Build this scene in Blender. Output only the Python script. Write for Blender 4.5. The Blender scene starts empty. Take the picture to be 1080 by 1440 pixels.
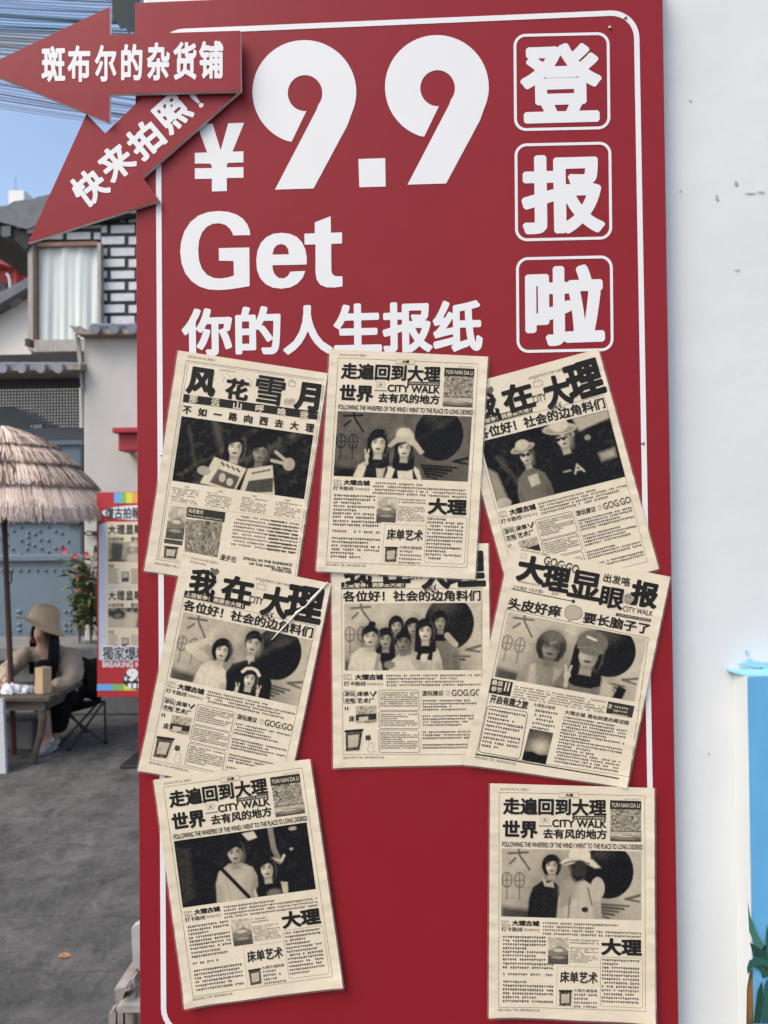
import bpy, bmesh, math, random
import numpy as np
from mathutils import Vector, Matrix
random.seed(7); RNG = np.random.default_rng(7)
SC = bpy.context.scene; COL = SC.collection
# ---------------------------------------------------------------- camera
CAM_Z = 1.6; F = 1080.0; YAW = .035; PITCH = .0155; ROLL = .0098; BOARD_Y = 1.43
fw = Vector((-math.sin(YAW)*math.cos(PITCH), math.cos(YAW)*math.cos(PITCH), math.sin(PITCH))).normalized()
r0 = fw.cross(Vector((0, 0, 1))).normalized(); u0 = r0.cross(fw)
rt = r0*math.cos(ROLL) - u0*math.sin(ROLL); up = rt.cross(fw)
EYE = Vector((0, 0, CAM_Z))
cd = bpy.data.cameras.new('camera'); cam = bpy.data.objects.new('camera', cd); COL.objects.link(cam)
cam.matrix_world = Matrix(((rt.x, up.x, -fw.x, EYE.x), (rt.y, up.y, -fw.y, EYE.y), (rt.z, up.z, -fw.z, EYE.z), (0, 0, 0, 1)))
cd.sensor_fit = 'VERTICAL'; cd.sensor_height = 36; cd.lens = F/1440*36
cd.clip_start = .05; cd.clip_end = 2000
cd.dof.use_dof = True; cd.dof.focus_distance = BOARD_Y; cd.dof.aperture_fstop = 5.6
SC.camera = cam
# ---------------------------------------------------------------- world, sun, exposure
SUN_EL, SUN_AZ = math.radians(52), math.radians(231)      # hazy light from the upper left
wd = bpy.data.worlds.new('World'); SC.world = wd; wd.use_nodes = True
wn = wd.node_tree; sky = wn.nodes.new('ShaderNodeTexSky'); sky.sky_type = 'NISHITA'; sky.sun_disc = False
sky.sun_elevation = SUN_EL; sky.sun_rotation = SUN_AZ; sky.air_density = 1.0; sky.dust_density = 3.6; sky.ozone_density = 1.0
wn.links.new(sky.outputs[0], wn.nodes['Background'].inputs[0]); wn.nodes['Background'].inputs[1].default_value = .15
sd = bpy.data.lights.new('sun', 'SUN'); sd.energy = 1.25; sd.angle = math.radians(35); sd.color = (1, .95, .87)
sun = bpy.data.objects.new('sun', sd); COL.objects.link(sun)
sdir = Vector((math.sin(SUN_AZ)*math.cos(SUN_EL), math.cos(SUN_AZ)*math.cos(SUN_EL), math.sin(SUN_EL)))
sun.rotation_euler = sdir.to_track_quat('Z', 'Y').to_euler()
SC.view_settings.view_transform = 'Standard'; SC.view_settings.look = 'None'
SC.view_settings.exposure = .85; SC.view_settings.gamma = 1
SC.render.engine = 'CYCLES'; SC.cycles.max_bounces = 6

# ---------------------------------------------------------------- measuring
def ray(px, py):
    return rt*((px-540)/F) + up*((720-py)/F) + fw
def W(px, py, d):
    """point of the plane y = d seen at that place of the photograph"""
    v = ray(px, py); return EYE + v*(d/v.y)
def G(px, py, z=0):
    v = ray(px, py); return EYE + v*((z-CAM_Z)/v.z)

# ---------------------------------------------------------------- materials
def nd(nt, t, **kw):
    n = nt.nodes.new(t)
    for k, v in kw.items():
        if k in n.inputs: n.inputs[k].default_value = v
        else: setattr(n, k, v)
    return n
def mat(name, col, rough=.7, var=.0, vs=8., bump=0., bs=60., metal=0., spec=.5, col2=None, attr=False, coat=0., coatr=.15, cbump=0., cbs=9., stretch=None, bd=.01):
    m = bpy.data.materials.new(name); m.use_nodes = True; nt = m.node_tree; b = nt.nodes['Principled BSDF']
    b.inputs['Roughness'].default_value = rough; b.inputs['Metallic'].default_value = metal
    b.inputs['Specular IOR Level'].default_value = spec
    tc = nd(nt, 'ShaderNodeTexCoord'); mp = nd(nt, 'ShaderNodeMapping'); nt.links.new(tc.outputs['Object'], mp.inputs[0])
    if stretch: mp.inputs['Scale'].default_value = stretch
    src = None
    if attr:
        a = nd(nt, 'ShaderNodeAttribute', attribute_name='tint'); src = a.outputs['Color']
    if var > 0 or col2:
        n = nd(nt, 'ShaderNodeTexNoise', Scale=vs, Detail=6., Roughness=.62); nt.links.new(mp.outputs[0], n.inputs['Vector'])
        cr = nd(nt, 'ShaderNodeMapRange'); cr.inputs[1].default_value = .3; cr.inputs[2].default_value = .7
        nt.links.new(n.outputs['Fac'], cr.inputs[0])
        mx = nd(nt, 'ShaderNodeMix', data_type='RGBA')
        c2 = col2 or tuple(c*(1-var) for c in col)
        mx.inputs[7].default_value = (*c2, 1)
        if src: 
            mx.blend_type = 'MULTIPLY'; nt.links.new(src, mx.inputs[6]); mx.inputs[7].default_value = (1-var, 1-var, 1-var, 1)
        else: mx.inputs[6].default_value = (*col, 1)
        nt.links.new(cr.outputs[0], mx.inputs[0]); src = mx.outputs[2]
    if src: nt.links.new(src, b.inputs['Base Color'])
    else: b.inputs['Base Color'].default_value = (*col, 1)
    if bump > 0:
        n2 = nd(nt, 'ShaderNodeTexNoise', Scale=bs, Detail=5., Roughness=.6); nt.links.new(mp.outputs[0], n2.inputs['Vector'])
        bp = nd(nt, 'ShaderNodeBump', Strength=bump, Distance=bd); nt.links.new(n2.outputs['Fac'], bp.inputs['Height'])
        nt.links.new(bp.outputs[0], b.inputs['Normal'])
    if coat > 0:
        b.inputs['Coat Weight'].default_value = coat; b.inputs['Coat Roughness'].default_value = coatr
        if cbump > 0:
            n3 = nd(nt, 'ShaderNodeTexNoise', Scale=cbs, Detail=3., Roughness=.5, Distortion=.8); nt.links.new(mp.outputs[0], n3.inputs['Vector'])
            bp = nd(nt, 'ShaderNodeBump', Strength=cbump, Distance=.02); nt.links.new(n3.outputs['Fac'], bp.inputs['Height'])
            nt.links.new(bp.outputs[0], b.inputs['Coat Normal'])
    return m
M = {}
M['vinyl_red'] = mat('vinyl_red', (.245, .0125, .0185), .4, var=.1, vs=3., bump=.12, bs=7., spec=.24)
M['vinyl_white'] = mat('vinyl_white', (.70, .70, .69), .34, var=.03, vs=4.)
M['foam_edge'] = mat('foam_edge', (.8, .74, .72), .7, var=.15, vs=30)
M['print'] = mat('print', (1, 1, 1), .6, var=.0, attr=True, spec=.05, coat=.07, coatr=.06, cbump=.6, cbs=6., bump=.5, bs=7., bd=.008)
M['sheet'] = mat('sheet', (.70, .61, .46), .6, spec=.2, col2=(.625, .54, .395), vs=9., bump=.5, bs=7., bd=.008, coat=.14, coatr=.07, cbump=.5, cbs=6.)
M['film'] = mat('film', (.52, .49, .43), .25, spec=.5)  # pale body colour carries the glint of the clear film
M['plaster'] = mat('plaster', (.645, .665, .655), .82, col2=(.585, .605, .60), vs=3.2, bump=.3, bs=11., bd=.006)
M['scuff'] = mat('scuff', (.46, .465, .47), .9, var=.4, vs=90)
M['mural_blue'] = mat('mural_blue', (.09, .32, .56), .6, col2=(.13, .40, .64), vs=4., bump=.1, bs=30, stretch=(1, 1, .4))
M['mural_top'] = mat('mural_top', (.25, .55, .78), .6, col2=(.2, .48, .74), vs=9.)
M['mural_paint'] = mat('mural_paint', (1, 1, 1), .6, attr=True, var=.3, vs=30)
M['ground'] = None
M['cement'] = mat('cement', (.50, .485, .45), .9, col2=(.41, .40, .375), vs=2.2, bump=.25, bs=14)
M['steel_blue'] = mat('steel_blue', (.135, .185, .225), .5, col2=(.105, .15, .185), vs=2.5, bump=.05, bs=20)
M['steel_dark'] = mat('steel_dark', (.055, .068, .08), .5, var=.3, vs=4)
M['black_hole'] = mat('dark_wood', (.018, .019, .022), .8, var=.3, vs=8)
M['tile'] = mat('tile', (.105, .115, .13), .8, col2=(.16, .17, .185), vs=9, bump=.4, bs=30)
M['tile_end'] = mat('tile_end', (.27, .29, .33), .8, col2=(.2, .215, .25), vs=14, bump=.3, bs=40)
M['mortar'] = mat('mortar', (.33, .28, .235), .9, col2=(.16, .14, .125), vs=16, bump=.5, bs=40)
M['wood_old'] = mat('wood_old', (.40, .38, .35), .8, col2=(.24, .215, .19), vs=11, bump=.3, bs=40, stretch=(3, 3, .5))
M['wood_brown'] = mat('wood_brown', (.17, .085, .055), .7, col2=(.25, .15, .1), vs=10)
M['curtain'] = mat('curtain', (.60, .645, .615), .85, col2=(.56, .61, .585), vs=3)
M['brick_face'] = mat('brick_face', (.60, .61, .63), .85, col2=(.48, .49, .5), vs=16, bump=.3, bs=40)
M['brick_line'] = mat('brick_line', (.05, .055, .06), .85, var=.3, vs=10)
M['white_house'] = mat('white_house', (.82, .77, .69), .85, col2=(.76, .71, .63), vs=2)
M['red_roof'] = mat('red_roof', (.30, .04, .04), .7, var=.3, vs=4)
M['pink_wall'] = mat('pink_wall', (.56, .12, .11), .8, var=.12, vs=2)
M['tower'] = mat('tower', (.72, .72, .72), .8, var=.06, vs=1)
M['pale_metal'] = mat('pale_metal', (.5, .52, .54), .4, var=.2, vs=12)
M['grey_paint'] = mat('grey_paint', (.25, .265, .27), .6, col2=(.36, .36, .35), vs=14)
M['black'] = mat('black_cloth', (.010, .010, .012), .9, spec=.1, var=.4, vs=14)
M['black_metal'] = mat('black_metal', (.015, .015, .017), .45)
M['straw'] = mat('straw', (1, 1, 1), .8, attr=True)
M['pole'] = mat('pole', (.085, .03, .022), .5, var=.3, vs=12)
M['table_wood'] = mat('table_wood', (.062, .045, .033), .6, col2=(.12, .095, .072), vs=10, bump=.2, bs=40, stretch=(.4, 3, 3))
M['block_wood'] = mat('block_wood', (.13, .13, .135), .8, col2=(.22, .22, .22), vs=7, bump=.3, bs=30)
M['skin'] = mat('skin', (.52, .31, .23), .55, var=.08, vs=20)
M['lips'] = mat('lips', (.30, .09, .08), .5)
M['hair'] = mat('hair', (.006, .005, .006), .6, spec=.25, var=.3, vs=60, stretch=(6, 6, .6))
M['hat'] = mat('hat', (.62, .46, .29), .85, col2=(.55, .40, .24), vs=30, bump=.3, bs=120)
M['jacket'] = mat('jacket', (.43, .35, .26), .85, col2=(.37, .29, .21), vs=6, bump=.4, bs=10)
M['sock'] = mat('sock', (.55, .55, .55), .9)
M['shoe'] = mat('shoe', (.2, .19, .185), .7, col2=(.45, .43, .42), vs=18)
M['kraft'] = mat('kraft', (.55, .38, .22), .7, var=.1, vs=12)
M['tissue'] = mat('tissue', (.72, .73, .75), .6, var=.1, vs=20, bump=.4, bs=30)
M['sign_red'] = mat('sign_red', (.42, .022, .03), .45, var=.06, vs=4)
M['box_red'] = mat('box_red', (.33, .012, .022), .5, var=.12, vs=6)
M['leaf'] = mat('leaf', (1, 1, 1), .6, attr=True)
M['stone'] = mat('stone', (.12, .12, .118), .9, col2=(.2, .2, .195), vs=6, bump=.5, bs=20)
M['strip'] = mat('strip', (1, 1, 1), .8, attr=True)
M['cloth_dark'] = mat('cloth_dark', (.016, .026, .04), .8, col2=(.014, .035, .032), vs=5)
M['rust'] = mat('rust', (.14, .085, .06), .8, col2=(.30, .29, .28), vs=14, bump=.3, bs=50)
M['screw'] = mat('screw', (.45, .35, .33), .3, metal=.8)
M['pigment_red'] = mat('petal', (.5, .05, .07), .6)

# ---------------------------------------------------------------- mesh building
class MB:
    def __init__(s): s.v = []; s.f = []; s.c = []; s.n = 0
    def add(s, vs, fs, col=(1, 1, 1)):
        o = s.n; s.v.extend([tuple(p) for p in vs]); s.n += len(vs)
        s.f.extend([tuple(i+o for i in f) for f in fs])
        if isinstance(col, np.ndarray) and col.ndim == 2: s.c.extend(map(tuple, col))
        else: s.c.extend([tuple(col)]*len(vs))
        return s
    def box(s, x0, x1, y0, y1, z0, z1, col=(1, 1, 1)):
        vs = [(x, y, z) for x in (x0, x1) for y in (y0, y1) for z in (z0, z1)]
        return s.add(vs, [(0, 1, 3, 2), (4, 6, 7, 5), (0, 4, 5, 1), (2, 3, 7, 6), (0, 2, 6, 4), (1, 5, 7, 3)], col)
    def prism(s, pts, dvec, col=(1, 1, 1), caps=True):
        """pts: 3-D outline, pushed along dvec"""
        n = len(pts); d = Vector(dvec); vs = [Vector(p) for p in pts] + [Vector(p)+d for p in pts]
        fs = [(i, (i+1) % n, n+(i+1) % n, n+i) for i in range(n)]
        if caps: fs += [tuple(range(n))[::-1], tuple(range(n, 2*n))]
        return s.add(vs, fs, col)
    def tube(s, pts, r, n=8, col=(1, 1, 1)):
        pts = [Vector(p) for p in pts]; rs = r if isinstance(r, (list, tuple)) else [r]*len(pts)
        vs = []
        for i, p in enumerate(pts):
            t = (pts[min(i+1, len(pts)-1)]-pts[max(i-1, 0)]).normalized()
            a = t.orthogonal().normalized() if i == 0 else (a - t*a.dot(t)).normalized()
            b = t.cross(a)
            vs += [p + (a*math.cos(2*math.pi*k/n)+b*math.sin(2*math.pi*k/n))*rs[i] for k in range(n)]
        fs = [(i*n+k, i*n+(k+1) % n, (i+1)*n+(k+1) % n, (i+1)*n+k) for i in range(len(pts)-1) for k in range(n)]
        fs += [tuple(range(n))[::-1], tuple(range((len(pts)-1)*n, len(pts)*n))]
        return s.add(vs, fs, col)
    def disc(s, c, r, axis, th, n=18, col=(1, 1, 1)):
        ax = Vector(axis).normalized(); return s.tube([Vector(c), Vector(c)+ax*th], r, n, col)
    def obj(s, name, m, parent=None, smooth=False, loc=None):
        me = bpy.data.meshes.new(name)
        vs = np.array(s.v, float) if s.v else np.zeros((0, 3))
        if loc is not None: vs = vs - np.array(loc)
        me.from_pydata(vs.tolist(), [], s.f); me.validate()
        a = me.color_attributes.new('tint', 'FLOAT_COLOR', 'POINT')
        if s.v: a.data.foreach_set('color', np.c_[np.array(s.c, float), np.ones(len(s.c))].astype('f').ravel())
        me.materials.append(M[m] if isinstance(m, str) else m)
        if smooth: me.polygons.foreach_set('use_smooth', [True]*len(me.polygons))
        me.update()
        o = bpy.data.objects.new(name, me); COL.objects.link(o)
        if parent is not None: o.parent = parent            # loc is then the thing's own base: vertices are already relative to it
        elif loc is not None: o.location = loc
        return o
def thing(name, label, cat, loc=(0, 0, 0), group=None, rot=None):
    o = bpy.data.objects.new(name, None); COL.objects.link(o); o.location = loc; o.empty_display_size = .1
    if rot: o.rotation_euler = rot
    return tag(o, label, cat, group)
def tag(o, label, cat, group=None):
    o['label'] = label; o['category'] = cat
    if group: o['group'] = group
    return o
def struct(o, kind='structure'): o['kind'] = kind; return o
def bevel(o, w=.003, seg=2):
    b = o.modifiers.new('bevel', 'BEVEL'); b.width = w; b.segments = seg; b.limit_method = 'ANGLE'; return o

# ---------------------------------------------------------------- lettering: glyph outlines thickened on a distance grid
GLY = {}
def glyph(s, bold=.03, res=72, sharp=True):
    key = (s, bold, res, sharp)
    if key in GLY: return GLY[key]
    c = bpy.data.curves.new('g', 'FONT'); c.body = s; c.size = 1; c.resolution_u = 5
    o = bpy.data.objects.new('g', c); COL.objects.link(o)
    me = bpy.data.meshes.new_from_object(o.evaluated_get(bpy.context.evaluated_depsgraph_get()))
    bpy.data.objects.remove(o); bpy.data.curves.remove(c)
    V = np.array([v.co[:2] for v in me.vertices]); cnt = {}
    for p in me.polygons:
        for e in p.edge_keys: cnt[e] = cnt.get(e, 0)+1
    E = np.array([e for e, k in cnt.items() if k == 1]); bpy.data.meshes.remove(me)
    A, B = V[E[:, 0]], V[E[:, 1]]; pad = bold+2.2/res; h = 1/res
    x0, y0 = V.min(0)-pad; x1, y1 = V.max(0)+pad
    nx, ny = int((x1-x0)/h)+2, int((y1-y0)/h)+2
    gx = x0+np.arange(nx)*h; gy = y0+np.arange(ny)*h+h*.013
    D = np.full((ny, nx), 9.)
    k = int((bold+2*h)/h)+1
    for a, b in zip(A, B):
        n = max(2, int(np.hypot(*(b-a))/(h*.45))+1)
        for t in np.linspace(0, 1, n):
            px, py = a+(b-a)*t
            i, j = int((py-y0)/h), int((px-x0)/h)
            i0, i1, j0, j1 = max(0, i-k), min(ny, i+k+2), max(0, j-k), min(nx, j+k+2)
            dx = np.abs(gx[None, j0:j1]-px); dy = np.abs(gy[i0:i1, None]-py)
            d = np.maximum(np.maximum(dx, dy), (dx+dy)/1.32) if sharp else np.hypot(dx, dy)
            D[i0:i1, j0:j1] = np.minimum(D[i0:i1, j0:j1], d)
    ins = np.zeros((ny, nx), bool)
    for i in range(ny):
        y = gy[i]; m = (A[:, 1] > y) != (B[:, 1] > y)
        if m.any():
            xs = A[m, 0]+(y-A[m, 1])*(B[m, 0]-A[m, 0])/(B[m, 1]-A[m, 1])
            ins[i] = (np.sum(gx[:, None] > xs[None], 1) % 2) == 1
    Fd = np.where(ins, -D, D)-bold
    vs, fs = march(Fd, gx, gy)
    GLY[key] = (np.array(vs), fs, x0+pad, x1-pad, y0+pad, y1-pad)
    return GLY[key]
def march(Fd, gx, gy):
    """filled region Fd < 0 as faces: runs of whole cells and cut cells"""
    ny, nx = Fd.shape; I = Fd < 0; s = I[:-1, :-1].astype(int)+I[1:, :-1]+I[:-1, 1:]+I[1:, 1:]
    vs, fs = [], []; idx = {}
    def vid(k, p):
        if k not in idx: idx[k] = len(vs); vs.append(p)
        return idx[k]
    for i in range(ny-1):
        row = s[i]; j = 0; full = np.where(row == 4)[0]
        if len(full):
            for run in np.split(full, np.where(np.diff(full) > 1)[0]+1):
                a, b = run[0], run[-1]+1
                fs.append((vid((i, a), (gx[a], gy[i])), vid((i, b), (gx[b], gy[i])), vid((i+1, b), (gx[b], gy[i+1])), vid((i+1, a), (gx[a], gy[i+1]))))
        for j in np.where((row > 0) & (row < 4))[0]:
            cs = [(i, j), (i, j+1), (i+1, j+1), (i+1, j)]; poly = []
            for q in range(4):
                p, n = cs[q], cs[(q+1) % 4]; fp, fn = Fd[p], Fd[n]
                if fp < 0: poly.append(vid(p, (gx[p[1]], gy[p[0]])))
                if (fp < 0) != (fn < 0):
                    t = fp/(fp-fn); k = ('e', min(p, n), max(p, n))
                    poly.append(vid(k, (gx[p[1]]+t*(gx[n[1]]-gx[p[1]]), gy[p[0]]+t*(gy[n[0]]-gy[p[0]]))))
            if len(poly) > 2: fs.append(tuple(poly))
    return vs, fs
def is_cjk(ch): return ord(ch) > 0x2e80
def text_shape(s, bold, res, sharp=True, gap=0.):
    """whole string in em units, and its box"""
    V, Fc = [], []; n = 0; pen = 0; word = ''; 
    parts = []
    for ch in s:
        if is_cjk(ch):
            if word: parts.append(word); word = ''
            parts.append(ch)
        else: word += ch
    if word: parts.append(word)
    for p in parts:
        if p.strip() == '': pen += .4; continue
        v, f, ax, bx, ay, by = glyph(p, bold, res, sharp)
        if len(p) == 1 and is_cjk(p): off, adv = pen, 1.0+gap
        else: off, adv = pen-ax+.04, bx-ax+.1
        V.append(v+np.array([off, 0])); Fc += [tuple(i+n for i in q) for q in f]; n += len(v); pen += adv
    V = np.concatenate(V); return V, Fc, V.min(0), V.max(0)
def quad_map(P, a, b):
    """bilinear: P = TL, TR, BL, BR (2-D arrays), a right, b down in 0..1"""
    TL, TR, BL, BR = [np.array(p, float) for p in P]; a = a[:, None]; b = b[:, None]
    return TL*(1-a)*(1-b)+TR*a*(1-b)+BL*(1-a)*b+BR*a*b

# ================================================================ GROUND AND BACKDROP
def make_ground():
    m = bpy.data.materials.new('stone_paving'); m.use_nodes = True; nt = m.node_tree; b = nt.nodes['Principled BSDF']; b.inputs['Roughness'].default_value = .75
    tc = nd(nt, 'ShaderNodeTexCoord'); L = nt.links.new
    br = nd(nt, 'ShaderNodeTexBrick', Scale=1., offset=.5); br.inputs['Brick Width'].default_value = 1.3; br.inputs['Row Height'].default_value = .36
    br.inputs['Mortar Size'].default_value = .012; br.inputs['Mortar Smooth'].default_value = .6
    n0 = nd(nt, 'ShaderNodeTexNoise', Scale=3., Detail=4.)
    vm = nd(nt, 'ShaderNodeVectorMath', operation='SCALE'); vm.inputs['Scale'].default_value = .22
    va = nd(nt, 'ShaderNodeVectorMath', operation='ADD')
    L(tc.outputs['Object'], n0.inputs['Vector']); L(n0.outputs['Color'], vm.inputs[0]); L(tc.outputs['Object'], va.inputs[0]); L(vm.outputs[0], va.inputs[1]); L(va.outputs[0], br.inputs['Vector'])
    br.inputs['Color1'].default_value = (.172, .163, .15, 1); br.inputs['Color2'].default_value = (.186, .176, .162, 1); br.inputs['Mortar'].default_value = (.155, .145, .132, 1)
    n1 = nd(nt, 'ShaderNodeTexNoise', Scale=2.2, Detail=8., Roughness=.72); n2 = nd(nt, 'ShaderNodeTexNoise', Scale=30., Detail=10., Roughness=.85)
    mp = nd(nt, 'ShaderNodeMapping'); mp.inputs['Scale'].default_value = (1.2, 1., 1); L(tc.outputs['Object'], mp.inputs[0]); L(mp.outputs[0], n1.inputs['Vector']); L(mp.outputs[0], n2.inputs['Vector'])
    r1 = nd(nt, 'ShaderNodeMapRange'); [setattr(r1.inputs[i], 'default_value', v) for i, v in ((1, .3), (2, .7), (3, .62), (4, 1.5))]; L(n1.outputs['Fac'], r1.inputs[0])
    mx = nd(nt, 'ShaderNodeMix', data_type='RGBA', blend_type='MULTIPLY'); mx.inputs[0].default_value = 1; L(br.outputs['Color'], mx.inputs[6]); L(r1.outputs[0], mx.inputs[7])
    r2 = nd(nt, 'ShaderNodeMapRange'); [setattr(r2.inputs[i], 'default_value', v) for i, v in ((1, .54), (2, .7), (3, 0), (4, .75))]; L(n2.outputs['Fac'], r2.inputs[0])
    mx2 = nd(nt, 'ShaderNodeMix', data_type='RGBA'); L(r2.outputs[0], mx2.inputs[0]); L(mx.outputs[2], mx2.inputs[6]); mx2.inputs[7].default_value = (.36, .35, .33, 1)
    L(mx2.outputs[2], b.inputs['Base Color'])
    n3 = nd(nt, 'ShaderNodeTexNoise', Scale=7., Detail=8., Roughness=.72, Distortion=.6); m3 = nd(nt, 'ShaderNodeMapping'); m3.inputs['Scale'].default_value = (1.1, .9, 1); L(tc.outputs['Object'], m3.inputs[0]); L(m3.outputs[0], n3.inputs['Vector'])
    r3 = nd(nt, 'ShaderNodeMapRange'); [setattr(r3.inputs[i], 'default_value', v) for i, v in ((1, .32), (2, .7), (3, .55), (4, 1.45))]; L(n3.outputs['Fac'], r3.inputs[0])
    mx3 = nd(nt, 'ShaderNodeMix', data_type='RGBA', blend_type='MULTIPLY'); mx3.inputs[0].default_value = 1; L(mx2.outputs[2], mx3.inputs[6]); L(r3.outputs[0], mx3.inputs[7]); L(mx3.outputs[2], b.inputs['Base Color'])
    ad = nd(nt, 'ShaderNodeMath', operation='MULTIPLY_ADD'); L(n3.outputs['Fac'], ad.inputs[0]); ad.inputs[1].default_value = 1.1; L(n2.outputs['Fac'], ad.inputs[2])
    ml = nd(nt, 'ShaderNodeMath', operation='MULTIPLY_ADD'); L(br.outputs['Fac'], ml.inputs[0]); ml.inputs[1].default_value = -.12; L(ad.outputs[0], ml.inputs[2])
    bp = nd(nt, 'ShaderNodeBump', Strength=1., Distance=.075); L(ml.outputs[0], bp.inputs['Height']); L(bp.outputs[0], b.inputs['Normal'])
    b2 = MB(); b2.add([(-300, -300, 0), (300, -300, 0), (300, 600, 0), (-300, 600, 0)], [(0, 1, 2, 3)])
    struct(b2.obj('ground', m))
make_ground()

def wbox(mb, p0, p1, d, depth, col=(1, 1, 1)):
    """box whose front face spans the two photo points on the plane y = d"""
    a, b = W(*p0, d), W(*p1, d)
    return mb.box(min(a.x, b.x), max(a.x, b.x), d, d+depth, min(a.z, b.z), max(a.z, b.z), col)
def wpoly(mb, pts, d, depth, col=(1, 1, 1)):
    return mb.prism([W(x, y, d) for x, y in pts], (0, depth, 0), col)

# --- white plaster wall carrying the board
t = thing('plaster_wall', 'white plaster wall with small scuffs right of the red board', 'wall', (0, 1.46, 0))
b = MB(); xl = W(203, 700, 1.46).x
b.box(xl, 3.2, 1.46, 1.75, 0, 3.4); bevel(b.obj('wall_body', 'plaster', t, loc=(0, 1.46, 0)), .01)
b = MB()
for (x, y, w_, h_) in ((1008, 277, 3, 6), (1035, 258, 2.5, 5), (1056, 272, 9, 1.3), (1070, 270, 6, 1.2), (971, 141, 2, 2), (957, 268, 1.5, 2), (1037, 380, 5, 1.5), (997, 1060, 2, 2)):
    c = W(x, y, 1.4585); k = 1.4585/F; n = 9; ph = random.random()*6
    b.add([c+Vector((math.cos(2*math.pi*i/n)*w_*k*random.uniform(.5, 1.2), 0, math.sin(2*math.pi*i/n)*h_*k*random.uniform(.5, 1.2))) for i in range(n)], [tuple(range(n))])
b.obj('scuff', 'scuff', t, loc=(0, 1.46, 0))

# --- low block with the blue mural, standing out of the wall
MY = 1.40
t = thing('mural_block', 'low block painted with a blue sky and green agave mural', 'mural', (.9, MY, 0))
a = W(1050, 952, MY); zt = a.z
b = MB(); b.box(a.x, 3.2, MY, 1.46, 0, zt); o = b.obj('block_body', 'plaster', t, loc=(.9, MY, 0))
b = MB(); b.box(a.x+.001, 3.2, MY-.003, MY-.0002, 0, zt-.002); b.obj('painted_front', 'mural_blue', t, loc=(.9, MY, 0))
b = MB(); top = [(a.x-.012, MY+.058), (a.x+.002, MY-.002), (3.2, MY-.002), (3.2, MY+.058)]
b.prism([(x, y, zt) for x, y in top], (0, 0, .003))
for (x, y, w_, h_) in ((1055, 932, 7, 5), (1050, 917, 2, 4), (1066, 935, 12, 4), (1046, 935, 8, 3), (1078, 937, 8, 5)):
    c = W(x, y, 1.457-.0002*(x % 7)); k = 1.457/F; n = 11
    b.add([c+Vector((math.cos(2*math.pi*i/n)*w_*k*random.uniform(.7, 1.1), 0, math.sin(2*math.pi*i/n)*h_*k*random.uniform(.7, 1.1))) for i in range(n)], [tuple(range(n))])
b.obj('blue_edge', 'mural_top', t, loc=(.9, MY, 0))
b = MB()
def painted(pts, col, y):
    b.add([W(x, py, y) for x, py in pts], [tuple(range(len(pts)))], col)
g1, g2, g3 = (.02, .10, .075), (.012, .05, .035), (.05, .17, .11)
painted([(1050, 1440), (1051, 1390), (1055, 1366), (1064, 1357), (1085, 1352), (1130, 1350), (1130, 1480), (1050, 1480)], (.10, .085, .035), MY-.0035)
painted([(1052, 1420), (1053, 1390), (1060, 1372), (1068, 1380), (1062, 1410), (1056, 1440)], (.28, .12, .03), MY-.0038)
painted([(1060, 1480), (1062, 1400), (1075, 1375), (1100, 1370), (1130, 1400), (1130, 1480)], (.03, .04, .025), MY-.004)
for k in range(17):
    rr = random.Random(90+k); x0, y0 = 1066+rr.uniform(-6, 46), 1362+rr.uniform(-6, 14); a = math.radians(rr.uniform(-78, 78)); l = rr.uniform(40, 92); w_ = rr.uniform(4, 8); bend = rr.uniform(-.25, .25)
    ax = [(x0+math.sin(a+bend*q)*l*q, y0-math.cos(a+bend*q)*l*q) for q in (0, .35, .7, 1)]; nx, ny = math.cos(a), math.sin(a); g = rr.uniform(.5, 1.5)
    if min(p[0] for p in ax) < 1051: continue
    painted([(ax[0][0]-nx*w_, ax[0][1]-ny*w_), (ax[1][0]-nx*w_*.9, ax[1][1]-ny*w_*.9), (ax[2][0]-nx*w_*.5, ax[2][1]-ny*w_*.5), ax[3], (ax[2][0]+nx*w_*.5, ax[2][1]+ny*w_*.5), (ax[1][0]+nx*w_*.9, ax[1][1]+ny*w_*.9), (ax[0][0]+nx*w_, ax[0][1]+ny*w_)], (.022*g, .085*g, .055*g), MY-.0048-.0003*k)
    painted([(ax[0][0]-1, ax[0][1]), (ax[1][0]-1.2, ax[1][1]), (ax[2][0]-.6, ax[2][1]), ax[3], (ax[2][0]+.4, ax[2][1]), (ax[1][0]+.4, ax[1][1])], (.07*g, .17*g, .10*g), MY-.0048-.0003*k-.00015)
for pts, c in (([(1052, 1268), (1056, 1290), (1066, 1316), (1075, 1330), (1070, 1340), (1060, 1325), (1054, 1310)], g3), ([(1055, 1326), (1062, 1330), (1085, 1345), (1100, 1362), (1075, 1362), (1060, 1345)], g2),
               ([(1051, 1362), (1054, 1352), (1064, 1346), (1078, 1350), (1095, 1366), (1072, 1358), (1058, 1362), (1052, 1372)], g1), ([(1079, 1300), (1083, 1320), (1092, 1350), (1080, 1350), (1077, 1325)], g1),
               ([(1060, 1440), (1066, 1395), (1072, 1380), (1074, 1400), (1070, 1440)], g2), ([(1072, 1440), (1076, 1385), (1084, 1372), (1086, 1440)], g1)):
    painted(pts, c, MY-.0105); MY -= .0003
b.obj('agave_painting', 'mural_paint', t, loc=(.9, MY, 0))

# --- far tower
t = thing('concrete_tower', 'small pale concrete tower with antenna far beyond the tiled roof', 'building', W(25, 330, 60))
L0 = t.location[:]
b = MB(); wbox(b, (12, 268), (34, 420), 60, 2.5); b.obj('wall', 'tower', t, loc=L0)
b = MB(); p = W(22, 268, 60.5); b.tube([p, p+Vector((0, 0, 1.1))], .02, 6); b.obj('antenna', 'steel_dark', t, loc=L0)
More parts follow.
